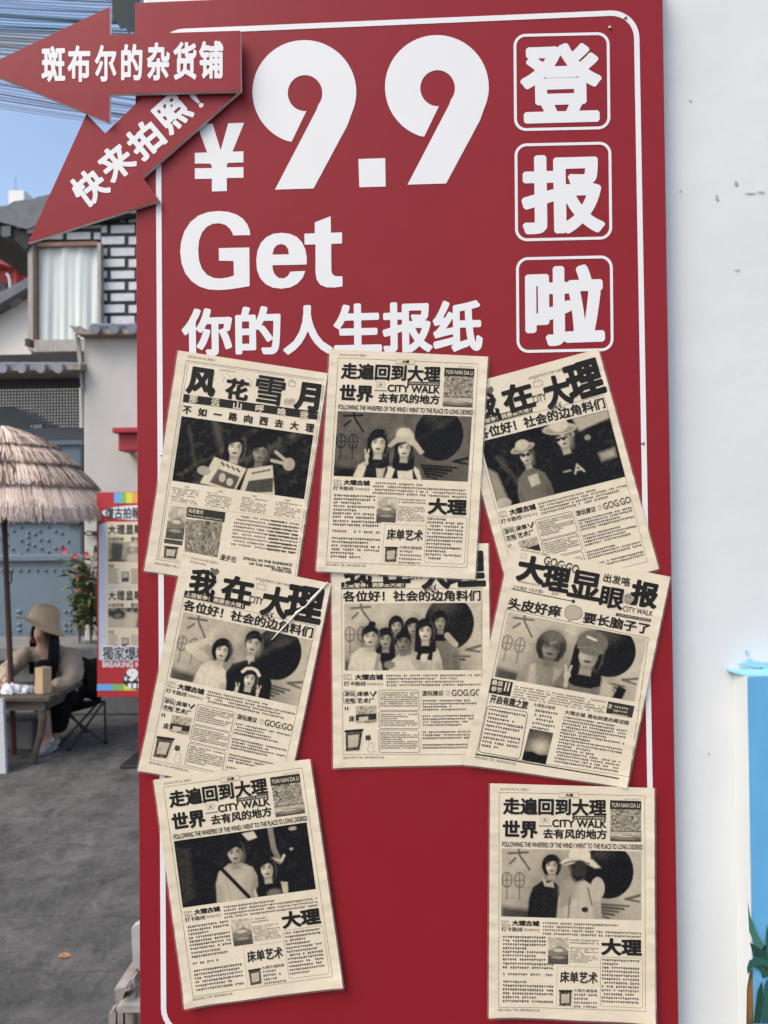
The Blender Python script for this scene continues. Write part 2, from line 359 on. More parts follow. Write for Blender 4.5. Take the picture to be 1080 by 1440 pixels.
# --- red house
t = thing('red_house', 'pink walled house with curved dark red roof', 'house', W(20, 400, 17)); L0 = t.location[:]
b = MB(); wbox(b, (-160, 366), (60, 860), 17.2, 5); b.obj('wall', 'pink_wall', t, loc=L0)
b = MB()
wpoly(b, [(-160, 290), (-40, 315), (-4, 333), (12, 346), (26, 361), (44, 372), (60, 376), (60, 388), (40, 384), (22, 377), (-10, 368), (-160, 362)], 16.6, 5.4); b.obj('roof', 'red_roof', t, loc=L0)
b = MB(); wbox(b, (18, 378), (23, 500), 17.0, .18); b.obj('pilaster', 'pink_wall', t, loc=L0)
b = MB(); wbox(b, (-12, 398), (9, 440), 17.05, .12); b.obj('window', 'steel_dark', t, loc=L0)
b = MB(); b.tube([W(14, 420, 16.4), W(14, 395, 16.4), W(12, 388, 16.4), W(9, 385, 16.4)], .03, 6); b.obj('lamp_arm', 'pale_metal', t, loc=L0)
# --- white gabled house
t = thing('white_house', 'cream gabled house with a grey tiled roof edge', 'house', W(10, 480, 12)); L0 = t.location[:]
b = MB(); wpoly(b, [(-90, 470), (0, 422), (60, 388), (140, 380), (140, 900), (-90, 900)], 12, 4); b.obj('wall', 'white_house', t, loc=L0)
b = MB(); wpoly(b, [(-90, 464), (0, 411), (60, 379), (60, 391), (0, 427), (-90, 480)], 11.7, 4.4); b.obj('roof', 'tile', t, loc=L0)
b = MB(); wpoly(b, [(12, 425), (30, 412), (31, 416), (13, 429)], 11.85, .15); b.obj('rafter', 'wood_old', t, loc=L0)

# --- upper house with the curtained window and the painted brick wall
HD = 9.0
t = thing('upper_house', 'old house with painted brick wall and curtained window above the gate', 'house', W(120, 490, HD)); L0 = t.location[:]
b = MB(); wbox(b, (138, 296), (330, 900), HD, 3); wbox(b, (38, 318), (138, 337), HD, 3); wbox(b, (44, 488), (138, 900), HD+.2, 2.8); b.obj('wall', 'brick_line', t, loc=L0)
b = MB(); row = 0; y = 301.0
while y < 470:
    x = 120 if row % 2 else 142
    while x < 260:
        w_ = 33 if (row % 2 == 0) else (12 if x < 150 else 33)
        x0, x1 = max(x, 142.5), x+w_
        if x1 > 144: wbox(b, (x0, y+random.uniform(-.4, .4)), (x1, y+9.8+random.uniform(-.4, .4)), HD-.02, .03)
        x = x1+6
    y += 16; row += 1
for (x0, x1) in ((56, 88), (94, 127), (132, 141)): wbox(b, (x0, 327), (x1, 336), HD-.02, .03)
for (x0, x1) in ((113, 141),): wbox(b, (x0, 312), (x1, 320), HD-.02, .03)
b.obj('bricks', 'brick_face', t, loc=L0)
b = MB(); wbox(b, (39, 341), (46.5, 492), HD-.09, .3); wbox(b, (46.5, 478), (140, 493), HD-.09, .3); wbox(b, (137, 341), (142, 478), HD-.1, .15); fr = b.obj('window', 'wood_old', t, loc=L0)
b = MB(); wbox(b, (46.7, 341), (50, 478), HD-.075, .1); wbox(b, (50.2, 341), (137, 344.5), HD-.06, .1); b.obj('frame', 'wood_brown', fr, loc=L0)
b = MB(); nx, nz = 60, 24; A, B_ = W(50, 344, HD), W(139, 480, HD); vs = []
for j in range(nz+1):
    for i in range(nx+1):
        u, v = i/nx, j/nz
        dep = .035*math.sin(u*23+1.2*math.sin(v*2.2)*(1-u))+.04*math.sin(u*9-2.6*v)+.02*math.sin(u*51+v)*(.3+v)
        vs.append((A.x+(B_.x-A.x)*u, HD-.0+dep*.3, A.z+(B_.z-A.z)*v))
b.add(vs, [(j*(nx+1)+i, j*(nx+1)+i+1, (j+1)*(nx+1)+i+1, (j+1)*(nx+1)+i) for j in range(nz) for i in range(nx)])
b.obj('curtain', 'curtain', fr, smooth=True, loc=L0)
b = MB(); wbox(b, (50, 345), (139, 480), HD+.12, .05); b.obj('backing', 'curtain', fr, loc=L0)
b = MB(); wbox(b, (35, 476), (41, 486), HD-.3, .12); b.obj('hinge', 'black_metal', t, loc=L0)
b = MB()
wpoly(b, [(-60, 297), (0, 290), (10, 289), (19, 283), (34, 281), (47, 280), (52, 277), (66, 274), (120, 262), (330, 225), (330, 296), (142, 300), (60, 314), (38, 322), (0, 312), (-60, 314)], HD-.16, 2.6)
b.obj('roof', 'tile', t, loc=L0)
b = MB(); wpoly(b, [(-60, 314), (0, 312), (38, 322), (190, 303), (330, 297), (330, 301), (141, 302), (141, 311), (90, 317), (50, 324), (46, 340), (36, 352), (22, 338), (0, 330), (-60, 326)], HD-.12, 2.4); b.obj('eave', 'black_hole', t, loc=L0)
for (x, y, w_, h_) in ((2, 318, 13, 14), (24, 312, 12, 9), (38, 318, 12, 10)):
    b = MB(); wbox(b, (x, y), (x+w_, y+h_), HD-.15, .05); b.obj('bracket', 'steel_dark', t, loc=L0)

# --- cement wall with tile cap
PD = 6.7
t = thing('cement_wall', 'pale cement wall with a cap of round grey tiles', 'wall', W(160, 900, PD)); L0 = t.location[:]; L0 = (L0[0], PD, 0); t.location = L0
a = W(117.5, 700, PD); zt = W(150, 474, PD).z
b = MB(); b.box(a.x, a.x+1.6, PD, PD+.5, 0, zt); bevel(b.obj('wall_body', 'cement', t, loc=L0), .02)
b = MB(); wpoly(b, [(97, 457), (106, 459), (118, 463), (300, 461), (300, 468), (120, 470), (106, 469)], PD-.12, .7); wpoly(b, [(100, 461), (112, 458), (116, 462), (108, 466)], PD-.1, .5); b.obj('cap', 'mortar', t, loc=L0)
for x in (133, 160, 185.5, 212, 238):
    b = MB(); p = W(x, 462, PD-.16); b.disc(p, .045, (0, 1, .25), .75, 16); b.obj('cap_tile', 'tile_end', t, loc=L0)
b = MB(); b.tube([W(107, 470, PD-.05), W(111, 500, PD-.03), W(116, 548, PD-.02)], .014, 6); b.tube([W(111, 474, PD-.04), W(115, 520, PD-.03)], .012, 6); b.obj('brace', 'wood_old', t, loc=L0)
# ring on the wall
b = MB(); n = 20
b.tube([W(125+5.5*math.cos(2*math.pi*i/n), 750+2.6*math.sin(2*math.pi*i/n), PD-.03) for i in range(n+1)], .006, 6); wbox(b, (129, 747), (136, 753), PD-.04, .05)
tag(b.obj('chain_link', 'black_metal', None, loc=W(130, 750, PD)), 'dark iron chain link hanging on the cement wall', 'chain')
# red box
t = thing('red_wall_box', 'dark red box with a wider lid on the cement wall', 'box', W(180, 634, PD)); L0 = t.location[:]
b = MB(); wbox(b, (166, 607), (270, 633), PD-.25, .25); bevel(b.obj('case', 'box_red', t, loc=L0), .01)
b = MB(); wbox(b, (157.5, 601), (275, 607), PD-.31, .31); bevel(b.obj('lid', 'box_red', t, loc=L0), .006)
b = MB(); wbox(b, (190, 633.5), (270, 639), PD-.2, .2); b.obj('bracket', 'plaster', t, loc=L0)

# --- steel gate with perforated screen
GD = 7.0
t = thing('steel_gate', 'blue grey riveted steel gate under a tiled eave', 'gate', W(40, 985, GD)); L0 = (t.location[0], GD, 0); t.location = L0
zb = 0.02
b = MB(); A = W(-260, 618, GD); B_ = W(117, 618, GD); b.box(A.x, B_.x-.01, GD, GD+.06, zb, A.z); b.obj('door_leaf', 'steel_blue', t, loc=L0)
for y in (620, 728.5, 783):
    b = MB(); wbox(b, (-260, y), (117, y+5.5), GD-.04, .06); bevel(b.obj('rail', 'steel_blue', t, loc=L0), .006)
b = MB(); wbox(b, (-260, 607), (117.5, 617), GD-.05, .12); wbox(b, (112.5, 617), (117.5, 985), GD-.03, .12); b.obj('gate_frame', 'steel_dark', t, loc=L0)
b = MB(); wbox(b, (92, 733), (112, 737), GD-.05, .05); b.tube([W(110, 733, GD-.05), W(112, 727, GD-.05), W(112, 736, GD-.05)], .012, 6); b.obj('bolt', 'steel_dark', t, loc=L0)
b = MB(); spots = [(10, 751), (19, 746), (30, 741), (40, 749), (49, 751), (56, 747), (40, 755), (30, 760), (40, 764), (48, 767), (57, 759), (58, 771), (38, 772), (29, 779), (18, 772), (10, 767), (68, 741), (78, 747), (87, 750), (68, 760), (68, 776), (78, 771), (87, 768), (96, 761), (-2, 757), (-12, 748), (-12, 770)]
spots += [(x, 802) for x in range(-20, 90, 12)] + [(x, y) for y in (860, 878, 886) for x in (26, 28, 92, 99)]
for x, y in spots:
    b = MB(); p = W(x, y, GD-.001); r = .017
    ring = lambda rr, yy: [p+Vector((rr*math.cos(k*math.pi/4), yy, rr*math.sin(k*math.pi/4))) for k in range(8)]
    vs = ring(r, 0)+ring(r*.75, -.012)+[p+Vector((0, -.017, 0))]
    b.add(vs, [(k, (k+1) % 8, 8+(k+1) % 8, 8+k) for k in range(8)]+[(8+k, 8+(k+1) % 8, 16) for k in range(8)])
    b.obj('rivet', 'steel_blue', t, smooth=True, loc=L0)
# screen: a real plate with square holes, the daylight yard behind it shows through
b = MB(); A = W(-60, 536, GD); B_ = W(112, 607, GD); px = 4.42*GD/F; nx = int((B_.x-A.x)/px); nz = int((A.z-B_.z)/px); hole = .36
for i in range(nx):
    x0 = B_.x-(i+1)*px; b.box(x0, x0+px*(1-hole), GD, GD+.003, B_.z, A.z)
for j in range(nz+1):
    z0 = B_.z+j*px; 
    b.box(A.x, B_.x, GD+.0032, GD+.006, z0, z0+px*(1-hole))
b.obj('perforated_screen', 'steel_dark', t, loc=L0)
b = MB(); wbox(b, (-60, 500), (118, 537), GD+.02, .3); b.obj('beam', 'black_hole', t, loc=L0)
b = MB(); wbox(b, (113, 541), (116.5, 608), GD-.03, .04); b.obj('gap_daylight', 'white_house', t, loc=L0)  # white strip whose colour stands for daylight through the gap
# backing of the screen: pale yard wall further in, dark gear below
b = MB(); wbox(b, (-80, 512), (125, 640), 8.7, .15); tag(b.obj('yard_wall', 'white_house', None, loc=W(20, 640, 8.7)), 'pale yard wall seen through the holes of the perforated gate screen', 'wall')
b = MB(); wpoly(b, [(-80, 570), (18, 572), (45, 588), (70, 597), (112, 606), (118, 660), (-80, 660)], 7.6, .5); tag(b.obj('dark_heap', 'steel_dark', None, loc=W(20, 640, 7.6)), 'dark covered heap standing behind the perforated gate screen', 'heap')
b = MB(); wbox(b, (47, 597), (60, 609), GD-.012, .01); b.obj('notice', 'steel_blue', t, loc=L0)
b = MB(); [wbox(b, (x, y), (x+2.4, y+2.4), GD-.015, .003) for x, y in ((43, 598), (49, 598), (55, 598))]; [wbox(b, (x, 602), (x+2, 607), GD-.015, .003) for x in (47, 50.5)]; b.obj('notice_mark', 'pale_metal', t, loc=L0)
t = thing('tiled_eave', 'grey tiled eave with round tile ends above the steel gate', 'roof', W(50, 530, GD-.3)); L0 = t.location[:]
b = MB(); A, B_ = W(-120, 526, GD-.35), W(118, 526, GD-.35)
b.prism([(A.x, GD-.42, A.z), (A.x, GD-.42, A.z+.05), (A.x, GD+.32, A.z+.17), (A.x, GD+.32, A.z+.02)], (B_.x-A.x, 0, 0)); b.obj('roof_bed', 'mortar', t, loc=L0)
b = MB(); b.box(A.x, B_.x-.02, GD+.1, GD+.34, A.z+.12, A.z+.22); b.obj('ridge', 'tile', t, loc=L0)
for x in (-50, -23, 3, 29.5, 56.5, 81):
    b = MB(); p = W(x, 517, GD-.46); b.tube([p, p+Vector((.12, .66, .13))], .047, 16); b.obj('round_tile', 'tile_end', t, loc=L0)

# ================================================================ STREET THINGS AT THE LEFT
# stone ledge with plants
t = MB(); A, B_ = W(-260, 905, 6.55), W(145, 918, 6.55); t.box(A.x, B_.x+.5, 6.35, 6.95, A.z-.13, A.z); t.box(A.x+.03, B_.x+.45, 6.45, 6.93, 0, A.z-.132)
bevel(tag(t.obj('stone_ledge', 'stone', None, loc=(A.x, 6.4, 0)), 'low grey stone ledge in front of the blue gate', 'ledge'), .02)
def plant(name, label, base, h, spread, seed, flowers):
    rr = random.Random(seed); t = thing(name, label, 'plant', base, 'flowering plants on the ledge')
    bs, bl, bf = MB(), MB(), MB()
    for k in range(9):
        a = rr.uniform(0, 6.28); q = rr.uniform(.2, 1); hh = h*rr.uniform(.65, 1)
        pts = [Vector((0, 0, 0))+Vector((math.cos(a)*spread*q*(s**1.6), math.sin(a)*spread*q*.7*(s**1.6), hh*s)) for s in (0, .25, .5, .75, 1)]
        bs.tube(pts, [.008, .007, .006, .005, .003], 5, (.12, .1, .05))
        for s in range(26):
            f = rr.uniform(.25, 1); i = min(3, int(f*4)); p = pts[i].lerp(pts[i+1], f*4-i)
            d = Vector((rr.uniform(-1, 1), rr.uniform(-1, 1), rr.uniform(-.5, .9))).normalized(); l = rr.uniform(.06, .12); sd_ = d.orthogonal().normalized()*l*.14
            g = rr.uniform(.5, 1.3); c = (.07*g, .12*g, .035*g) if rr.random() > .14 else (.2*g, .08*g, .05)
            bl.add([p, p+d*l*.5+sd_, p+d*l+Vector((0, 0, -.015)), p+d*l*.5-sd_], [(0, 1, 2, 3)], c)
    for k in range(flowers):
        p = Vector((rr.uniform(-spread, spread)*.8, rr.uniform(-spread, spread)*.5-.03, h*rr.uniform(.45, 1)))
        for q in range(5):
            a = q*1.257+rr.random(); e = Vector((math.cos(a), -.35, math.sin(a)))*.032; s_ = Vector((-math.sin(a), 0, math.cos(a)))*.013
            bf.add([p, p+e*.6+s_, p+e, p+e*.6-s_], [(0, 1, 2, 3)], (.48, .04, .05))
    bs.obj('stem', 'leaf', t); bl.obj('foliage', 'leaf', t); bf.obj('flower', 'leaf', t)
plant('flowering_plant', 'leggy plant with one red flower and sparse leaves before the gate', W(112, 905, 6.5), .85, .2, 3, 3)
plant('flowering_plant', 'bushy green plant with red flowers beside the red poster sign', W(128, 905, 6.45), .78, .13, 5, 4)
plant('flowering_plant', 'small low leafy plant behind the edge of the poster sign', W(150, 905, 6.5), .55, .14, 8, 2)

# thatched parasol
PY = 5.25; c0 = W(2, 722, PY); Rr = .735; H = (W(2, 617, PY).z-c0.z)
t = thing('thatched_parasol', 'thatched straw parasol on a dark red pole over the table', 'parasol', (c0.x, PY, 0)); L0 = t.location[:]
def dome(f): # f 0 at top .. 1 at rim
    return Rr*f, H*(1-f**2.1*.93-.07*f)
b = MB(); rr = random.Random(2)
tiers = [(0.0, .46), (.26, .66), (.5, .84), (.68, 1.0)]
n = 64; prof = [dome(f*.985) for f in np.linspace(0, 1, 12)]
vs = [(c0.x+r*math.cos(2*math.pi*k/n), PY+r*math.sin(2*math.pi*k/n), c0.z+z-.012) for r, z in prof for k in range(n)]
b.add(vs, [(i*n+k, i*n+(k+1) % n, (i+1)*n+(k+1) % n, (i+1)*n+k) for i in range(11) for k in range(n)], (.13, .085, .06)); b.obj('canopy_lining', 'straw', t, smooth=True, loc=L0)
for ti, (fa, fb) in enumerate(tiers):
    b = MB(); cnt_ = int(900+2100*fb)
    for k in range(cnt_):
        a = rr.uniform(0, 2*math.pi); f0 = fa+rr.uniform(0, .12); f1 = fb+rr.uniform(-.022, .014)
        if ti == 3: f1 += .05+rr.uniform(0, .06)
        a1 = a+rr.gauss(0, .05); wd_ = rr.uniform(.0028, .0062); lift = .012+.017*(3-ti)+rr.uniform(0, .016)
        g = rr.uniform(.62, 1.15)*(1 if rr.random() > .12 else .6); hue = rr.random()
        col = (.76*g, (.575+.03*hue)*g, (.47+.03*hue)*g) if rr.random() > .2 else (.62*g, .48*g, .32*g)
        if ti < 3 and rr.random() < .35: f1 = fb+.022; col = (.15*g, .09*g, .06*g)      # dark strand ends paint the step shadow under each tier
        pts = []
        for s in (0, .35, .7, 1):
            f = f0+(f1-f0)*s; aa = a+(a1-a)*s; r, z = dome(min(f, 1.0))
            if f > 1: r += .04*(f-1)*3; z -= (f-1)*.75
            pts.append(Vector((c0.x+(r+lift*.6*s)*math.cos(aa), PY+(r+lift*.6*s)*math.sin(aa), c0.z+z+lift*(1.15-.5*s))))
        sv = Vector((-math.sin(a), math.cos(a), 0))*wd_
        vs = []
        for i, p in enumerate(pts): w_ = (1, 1, .9, .35)[i]; vs += [p-sv*w_, p+sv*w_]
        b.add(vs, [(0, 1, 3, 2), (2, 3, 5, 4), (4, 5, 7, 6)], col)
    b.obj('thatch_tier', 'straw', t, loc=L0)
b = MB(); pb = W(15.5, 958, PY); pt = W(2, 640, PY); dv = (pb-pt).normalized(); b.tube([pt, pb+dv*(pb.z-.02)/abs(dv.z)*.99], .019, 12); b.obj('pole', 'pole', t, loc=L0)
b = MB(); q = W(12, 812, PY-.02); b.tube([q+Vector((0, 0, .04)), q+Vector((.02, 0, .03)), q+Vector((.022, 0, -.03)), q+Vector((.003, 0, -.045))], .006, 6); b.obj('hook', 'black_metal', t, loc=L0)

# table
t = thing('low_table', 'low dark weathered wooden table under the parasol', 'table', W(40, 1060, 5.35)); L0 = (t.location[0], 5.35, 0); t.location = L0
zt = W(60, 971, 5.3).z
b = MB(); xr = W(91, 975, 5.3).x
for k in range(5): b.box(xr-1.3, xr-random.uniform(0, .02), 5.1+k*.105, 5.1+k*.105+.1, zt-.035, zt+random.uniform(-.003, .003))
tt = bevel(b.obj('tabletop', 'table_wood', t, loc=L0), .006)
b = MB(); b.box(xr-1.25, xr-.06, 5.13, 5.16, zt-.1, zt-.037); b.box(xr-.1, xr-.06, 5.17, 5.55, zt-.1, zt-.037); b.obj('apron', 'table_wood', t, loc=L0)
for (xa, ya, xb, yb) in ((55, 5.16, 46, 5.14), (62, 5.5, 66, 5.46), (-160, 5.16, -168, 5.14), (-150, 5.5, -140, 5.5)):
    b = MB(); a = W(xa, 985, ya); a.z = zt-.05; g = W(xb, 1070, yb); g.z = .0; m_ = a.lerp(g, .5)+Vector((.035, 0, 0))
    b.tube([a, a.lerp(m_, .5)+Vector((.02, 0, 0)), m_, g], [.03, .028, .024, .022], 8); b.obj('leg', 'table_wood', t, loc=L0)
# weathered block seat behind the legs
b = MB(); A, B_ = W(2, 1012, 5.5), W(51, 1075, 5.5); b.box(A.x-.1, B_.x, 5.45, 5.75, 0, A.z)
bevel(tag(b.obj('wooden_block', 'block_wood', None, loc=(A.x, 5.6, 0)), 'grey weathered wooden block standing under the low table', 'block'), .012)
# kraft box, tissue on the table
p = W(60, 974, 5.2); b = MB(); s_ = 5.2/F; z0 = zt+.004
b.prism([(p.x-9.5*s_, 5.18, z0), (p.x+4*s_, 5.16, z0), (p.x+12*s_, 5.21, z0), (p.x-2*s_, 5.235, z0)], (.0, 0, 37*s_))
bevel(tag(b.obj('kraft_box', 'kraft', None, loc=(p.x, 5.2, z0)), 'upright tan kraft box standing on the dark table', 'box'), .003)
def lump(name, label, c, sx, sy, sz, seed, m):
    rr = np.random.default_rng(seed); bm = bmesh.new(); bmesh.ops.create_icosphere(bm, subdivisions=4, radius=1)
    ph = rr.uniform(0, 6, (6,)); 
    for v in bm.verts:
        n = v.co.copy(); k = 1+.22*math.sin(5*n.x+ph[0]+2*n.y)*math.sin(6*n.y+ph[1])+.14*math.sin(11*n.x+7*n.z+ph[2])+.09*math.sin(17*n.y+13*n.x+ph[3])
        v.co = Vector((n.x*sx*k, n.y*sy*k, max(-.15*sz, n.z*sz*k)+.15*sz))
    me = bpy.data.meshes.new(name); bm.to_mesh(me); bm.free(); me.materials.append(M[m])
    for p in me.polygons: p.use_smooth = True
    o = bpy.data.objects.new(name, me); COL.objects.link(o); o.location = c
    return tag(o, label, 'tissue', 'crumpled tissues on the table')
p = W(16, 968, 5.22); lump('crumpled_tissue', 'larger crumpled white tissue at the left on the table', (p.x, 5.22, zt+.004), .095, .06, .05, 1, 'tissue')
p = W(36, 970, 5.22); lump('crumpled_tissue', 'smaller crumpled white tissue next to the kraft box', (p.x, 5.24, zt+.004), .055, .05, .036, 4, 'tissue')
# white panel at the very left
t = MB(); a = G(4, 1088); t.prism([(a.x-.4, a.y, 0), (a.x+.02, a.y, 0), (a.x-.01, a.y+.02, .48), (a.x-.4, a.y+.02, .48)], (0, .03, 0))
tag(t.obj('folding_sign', 'pale_metal', None, loc=a), 'pale blue white folding sign foot at the left edge beside the table', 'sign')

# camp chair
t = thing('camp_chair', 'black folding camp chair with crossed thin legs', 'chair', G(120, 1050)); L0 = t.location[:]
CY = 5.75
sz_ = W(100, 990, CY).z
p1, p2 = W(76, 990, CY-.2), W(147, 985, CY-.12); q1, q2 = W(84, 985, CY+.22), W(141, 985, CY+.24)
f1, f2 = G(97, 1056), G(149, 1046); f3, f4 = G(84, 1048), G(120, 1030)
for a, g in ((p2, f1), (p1, f2), (p2, f2), (q2, f3), (q1, f4)):
    b = MB(); g = Vector(g); b.tube([a, g], .009, 8); b.disc(g, .014, (0, 0, 1), .02, 8); b.obj('leg', 'black_metal', t, loc=L0)
b = MB(); vs = []
for j in range(7):
    for i in range(9):
        u, v = i/8, j/6; p = p1.lerp(p2, u).lerp(q1.lerp(q2, u), v); p.z -= .05*math.sin(math.pi*u)*math.sin(math.pi*min(1, v+.1)); vs.append(p)
b.add(vs, [(j*9+i, j*9+i+1, (j+1)*9+i+1, (j+1)*9+i) for j in range(6) for i in range(8)]); o = b.obj('seat', 'black', t, smooth=True, loc=L0); o.modifiers.new('s', 'SOLIDIFY').thickness = .012
b = MB(); vs = []; A, B_ = W(104, 925, CY+.26), W(140, 928, CY+.2); C, D = W(100, 985, CY+.22), W(142, 985, CY+.2)
for j in range(7):
    for i in range(7):
        u, v = i/6, j/6; p = A.lerp(B_, u).lerp(C.lerp(D, u), v); p.y += .05*math.sin(math.pi*u); p.z += .012*math.sin(u*9+v*4); vs.append(p)
b.add(vs, [(j*7+i, j*7+i+1, (j+1)*7+i+1, (j+1)*7+i) for j in range(6) for i in range(6)]); o = b.obj('backrest', 'black', t, smooth=True, loc=L0); o.modifiers.new('s', 'SOLIDIFY').thickness = .015
b = MB(); b.tube([q2, B_+Vector((.01, 0, .02))], .009, 8); b.obj('back_post', 'black_metal', t, loc=L0)

# ---------------------------------------------------------------- the seated woman
def skinmesh(name, verts, edges, radii, m, parent, root=0, sub=2, L0=(0, 0, 0)):
    me = bpy.data.meshes.new(name); me.from_pydata([tuple(Vector(v)-Vector(L0)) for v in verts], edges, []); me.materials.append(M[m])
    o = bpy.data.objects.new(name, me); COL.objects.link(o); o.parent = parent
    sk = o.modifiers.new('skin', 'SKIN'); sk.use_smooth_shade = True; sk.branch_smoothing = .6
    lay = me.skin_vertices if len(me.skin_vertices) else None
    if lay is None:
        bm = bmesh.new(); bm.from_mesh(me); bm.verts.layers.skin.verify(); bm.to_mesh(me); bm.free()
    for i, d in enumerate(me.skin_vertices[0].data):
        r = radii[i]; d.radius = r if isinstance(r, tuple) else (r, r); d.use_root = (i == root)
    s = o.modifiers.new('sub', 'SUBSURF'); s.levels = sub; s.render_levels = sub
    # fixed mesh so that nothing depends on modifier order
    me2 = bpy.data.meshes.new_from_object(o.evaluated_get(bpy.context.evaluated_depsgraph_get())); o.modifiers.clear(); o.data = me2
    for p in me2.polygons: p.use_smooth = True
    return o
def chain(spec, V, E, R, start=None):
    prev = start
    for p, r in spec:
        V.append(Vector(p)); R.append(r); i = len(V)-1
        if prev is not None: E.append((prev, i))
        prev = i
    return prev
t = thing('person', 'woman in tan bucket hat and beige jacket writing at the low table', 'person', G(80, 1052)); L0 = t.location[:]
HC = W(57, 888, 5.52)          # middle of the head
pel, che, nek = W(84, 972, 5.78), W(70, 930, 5.66), W(62, 908, 5.58)
shL, elL, wrL = W(37, 917, 5.56), W(8, 944, 5.42), W(9, 961, 5.27)       # the arm at the photograph's left
shR, elR, wrR = W(95, 919, 5.66), W(104, 958, 5.56), W(66, 968, 5.38)
hpA, hpB = pel+Vector((.09, -.04, -.03)), pel+Vector((-.09, -.03, -.03))
knA, anA = W(88, 982, 5.46), W(76, 1042, 5.5); knB, anB = W(58, 985, 5.36), W(68, 1040, 5.42)
fd = Vector((-.45, -.85, -.28)).normalized(); fs_ = fd.cross(Vector((0, 0, 1))).normalized(); fu = fs_.cross(fd)
V, E, R = [], [], []
chain([(pel, .115), (pel.lerp(che, .5), .105), (che, .11), (che.lerp(nek, .7), .075), (nek, .048), (nek.lerp(HC, .5)+Vector((0, .01, 0)), .05), (HC+Vector((0, .012, -.01)), (.07, .08)), (HC+Vector((0, .02, .07)), .06)], V, E, R)
V.append(HC+fd*.04-Vector((0, 0, .06))); R.append(.036); E.append((6, len(V)-1))
for sh, el, wr in ((shL, elL, wrL), (shR, elR, wrR)):
    e = chain([(sh, .036), (el, .03), (wr, .026)], V, E, R, 3)
    hd = (Vector((-.06, -.05, -.005)) if sh is shR else Vector((-.035, -.06, -.012))); pc = wr+hd*.75; pc.z = max(pc.z, zt+.02)
    k = chain([(pc, (.024, .016))], V, E, R, e)
    sv = hd.cross(Vector((0, 0, 1))).normalized()
    for q in range(4):
        base = pc+sv*(.021*(q-1.5)/1.5)+hd*.25; l = (.8, 1, .95, .75)[q]
        p1_ = base+hd*.5*l+Vector((0, 0, .008)); p2_ = base+hd*.9*l+Vector((0, 0, -.008))
        chain([(base, .0085), (p1_, .008), (p2_, .0068)], V, E, R, k)
    tb = pc-hd*.25-sv*.024; chain([(tb, .0095), (tb+hd*.4-sv*.014, .0085), (tb+hd*.75-sv*.008, .007)], V, E, R, k)
for hp, kn, an in ((hpA, knA, anA), (hpB, knB, anB)):
    chain([(hp, .085), (kn, .056), (kn.lerp(an, .35), .05), (an, .032), (an+Vector((-.01, -.08, -.035)), .028), (an+Vector((-.015, -.13, -.045)), .022)], V, E, R, 0)
body = skinmesh('body', V, E, R, 'skin', t, 0, 2, L0)
# face: turned down towards the table, to the photograph's left
b = MB(); q = HC+fd*.078-fu*.012; b.prism([q+fs_*.012-fu*.012, q-fs_*.012-fu*.012, q-fs_*.005+fu*.03, q+fs_*.005+fu*.03], fd*.02); o = b.obj('nose', 'skin', t, smooth=True, loc=L0); bevel(o, .005)
b = MB(); q = HC+fd*.079-fu*.042; b.add([q+fs_*.022+fd*-.006, q+fu*.007+fd*.004, q-fs_*.022-fd*.006, q-fu*.009+fd*.004], [(0, 1, 2, 3)]); b.obj('mouth', 'lips', t, loc=L0)
for s_ in (-1, 1):
    b = MB(); q = HC+fd*.078+fs_*.03*s_+fu*.02; b.add([q+fs_*.012, q+fu*.004, q-fs_*.012, q-fu*.004], [(0, 1, 2, 3)]); b.obj('eye', 'hair', t, loc=L0)
# clothes
V, E, R = [], [], []
chain([(pel+Vector((0, .02, -.01)), .15), (pel.lerp(che, .45)+Vector((.01, .03, 0)), .15), (che+Vector((.01, .03, 0)), .145), (che.lerp(nek, .62)+Vector((.01, .03, 0)), .11), (nek+Vector((.012, .035, -.005)), .068)], V, E, R)
chain([(shL.lerp(che, .12), .078), (shL.lerp(elL, .55), .07), (elL, .066), (elL.lerp(wrL, .8), .05)], V, E, R, 3)
chain([(shR.lerp(che, .12), .085), (shR.lerp(elR, .55)+Vector((.012, 0, 0)), .08), (elR, .075), (elR.lerp(wrR, .55), .06), (elR.lerp(wrR, .85), .045)], V, E, R, 3)
jk = skinmesh('jacket', V, E, R, 'jacket', t, 0, 3, L0)
dm = jk.modifiers.new('folds', 'DISPLACE'); tx = bpy.data.textures.new('folds', 'CLOUDS'); tx.noise_scale = .09; dm.texture = tx; dm.strength = .045; dm.mid_level = .5
V, E, R = [], [], []
chain([(W(62, 927, 5.5), .06), (W(62, 937, 5.48), .08), (W(63, 950, 5.48), .08), (W(66, 968, 5.52), .08)], V, E, R); skinmesh('top', V, E, R, 'black', t, 0, 2, L0)
V, E, R = [], [], []
chain([(pel, .13)], V, E, R)
for hp, kn, an in ((hpA, knA, anA), (hpB, knB, anB)):
    chain([(hp, .1), (kn, .078), (kn.lerp(an, .5), .08), (kn.lerp(an, .8), .085)] if kn is knA else [(hp, .1), (kn, .075), (kn.lerp(an, .35), .07)], V, E, R, 0)
skinmesh('trousers', V, E, R, 'black', t, 0, 2, L0)
for an in (anA, anB):
    V, E, R = [], [], []; chain([(an+Vector((.0, .03, -.04)), .036), (an+Vector((-.004, -.03, -.043)), .04), (an+Vector((-.012, -.1, -.055)), .037), (an+Vector((-.016, -.16, -.062)), .028)], V, E, R)
    sh_ = skinmesh('shoe', V, E, R, 'shoe', t, 0, 2, L0)
    b = MB(); b.tube([an+Vector((0, 0, .012)), an+Vector((0, .01, -.02))], .036, 12); b.obj('sock', 'sock', t, smooth=True, loc=L0)
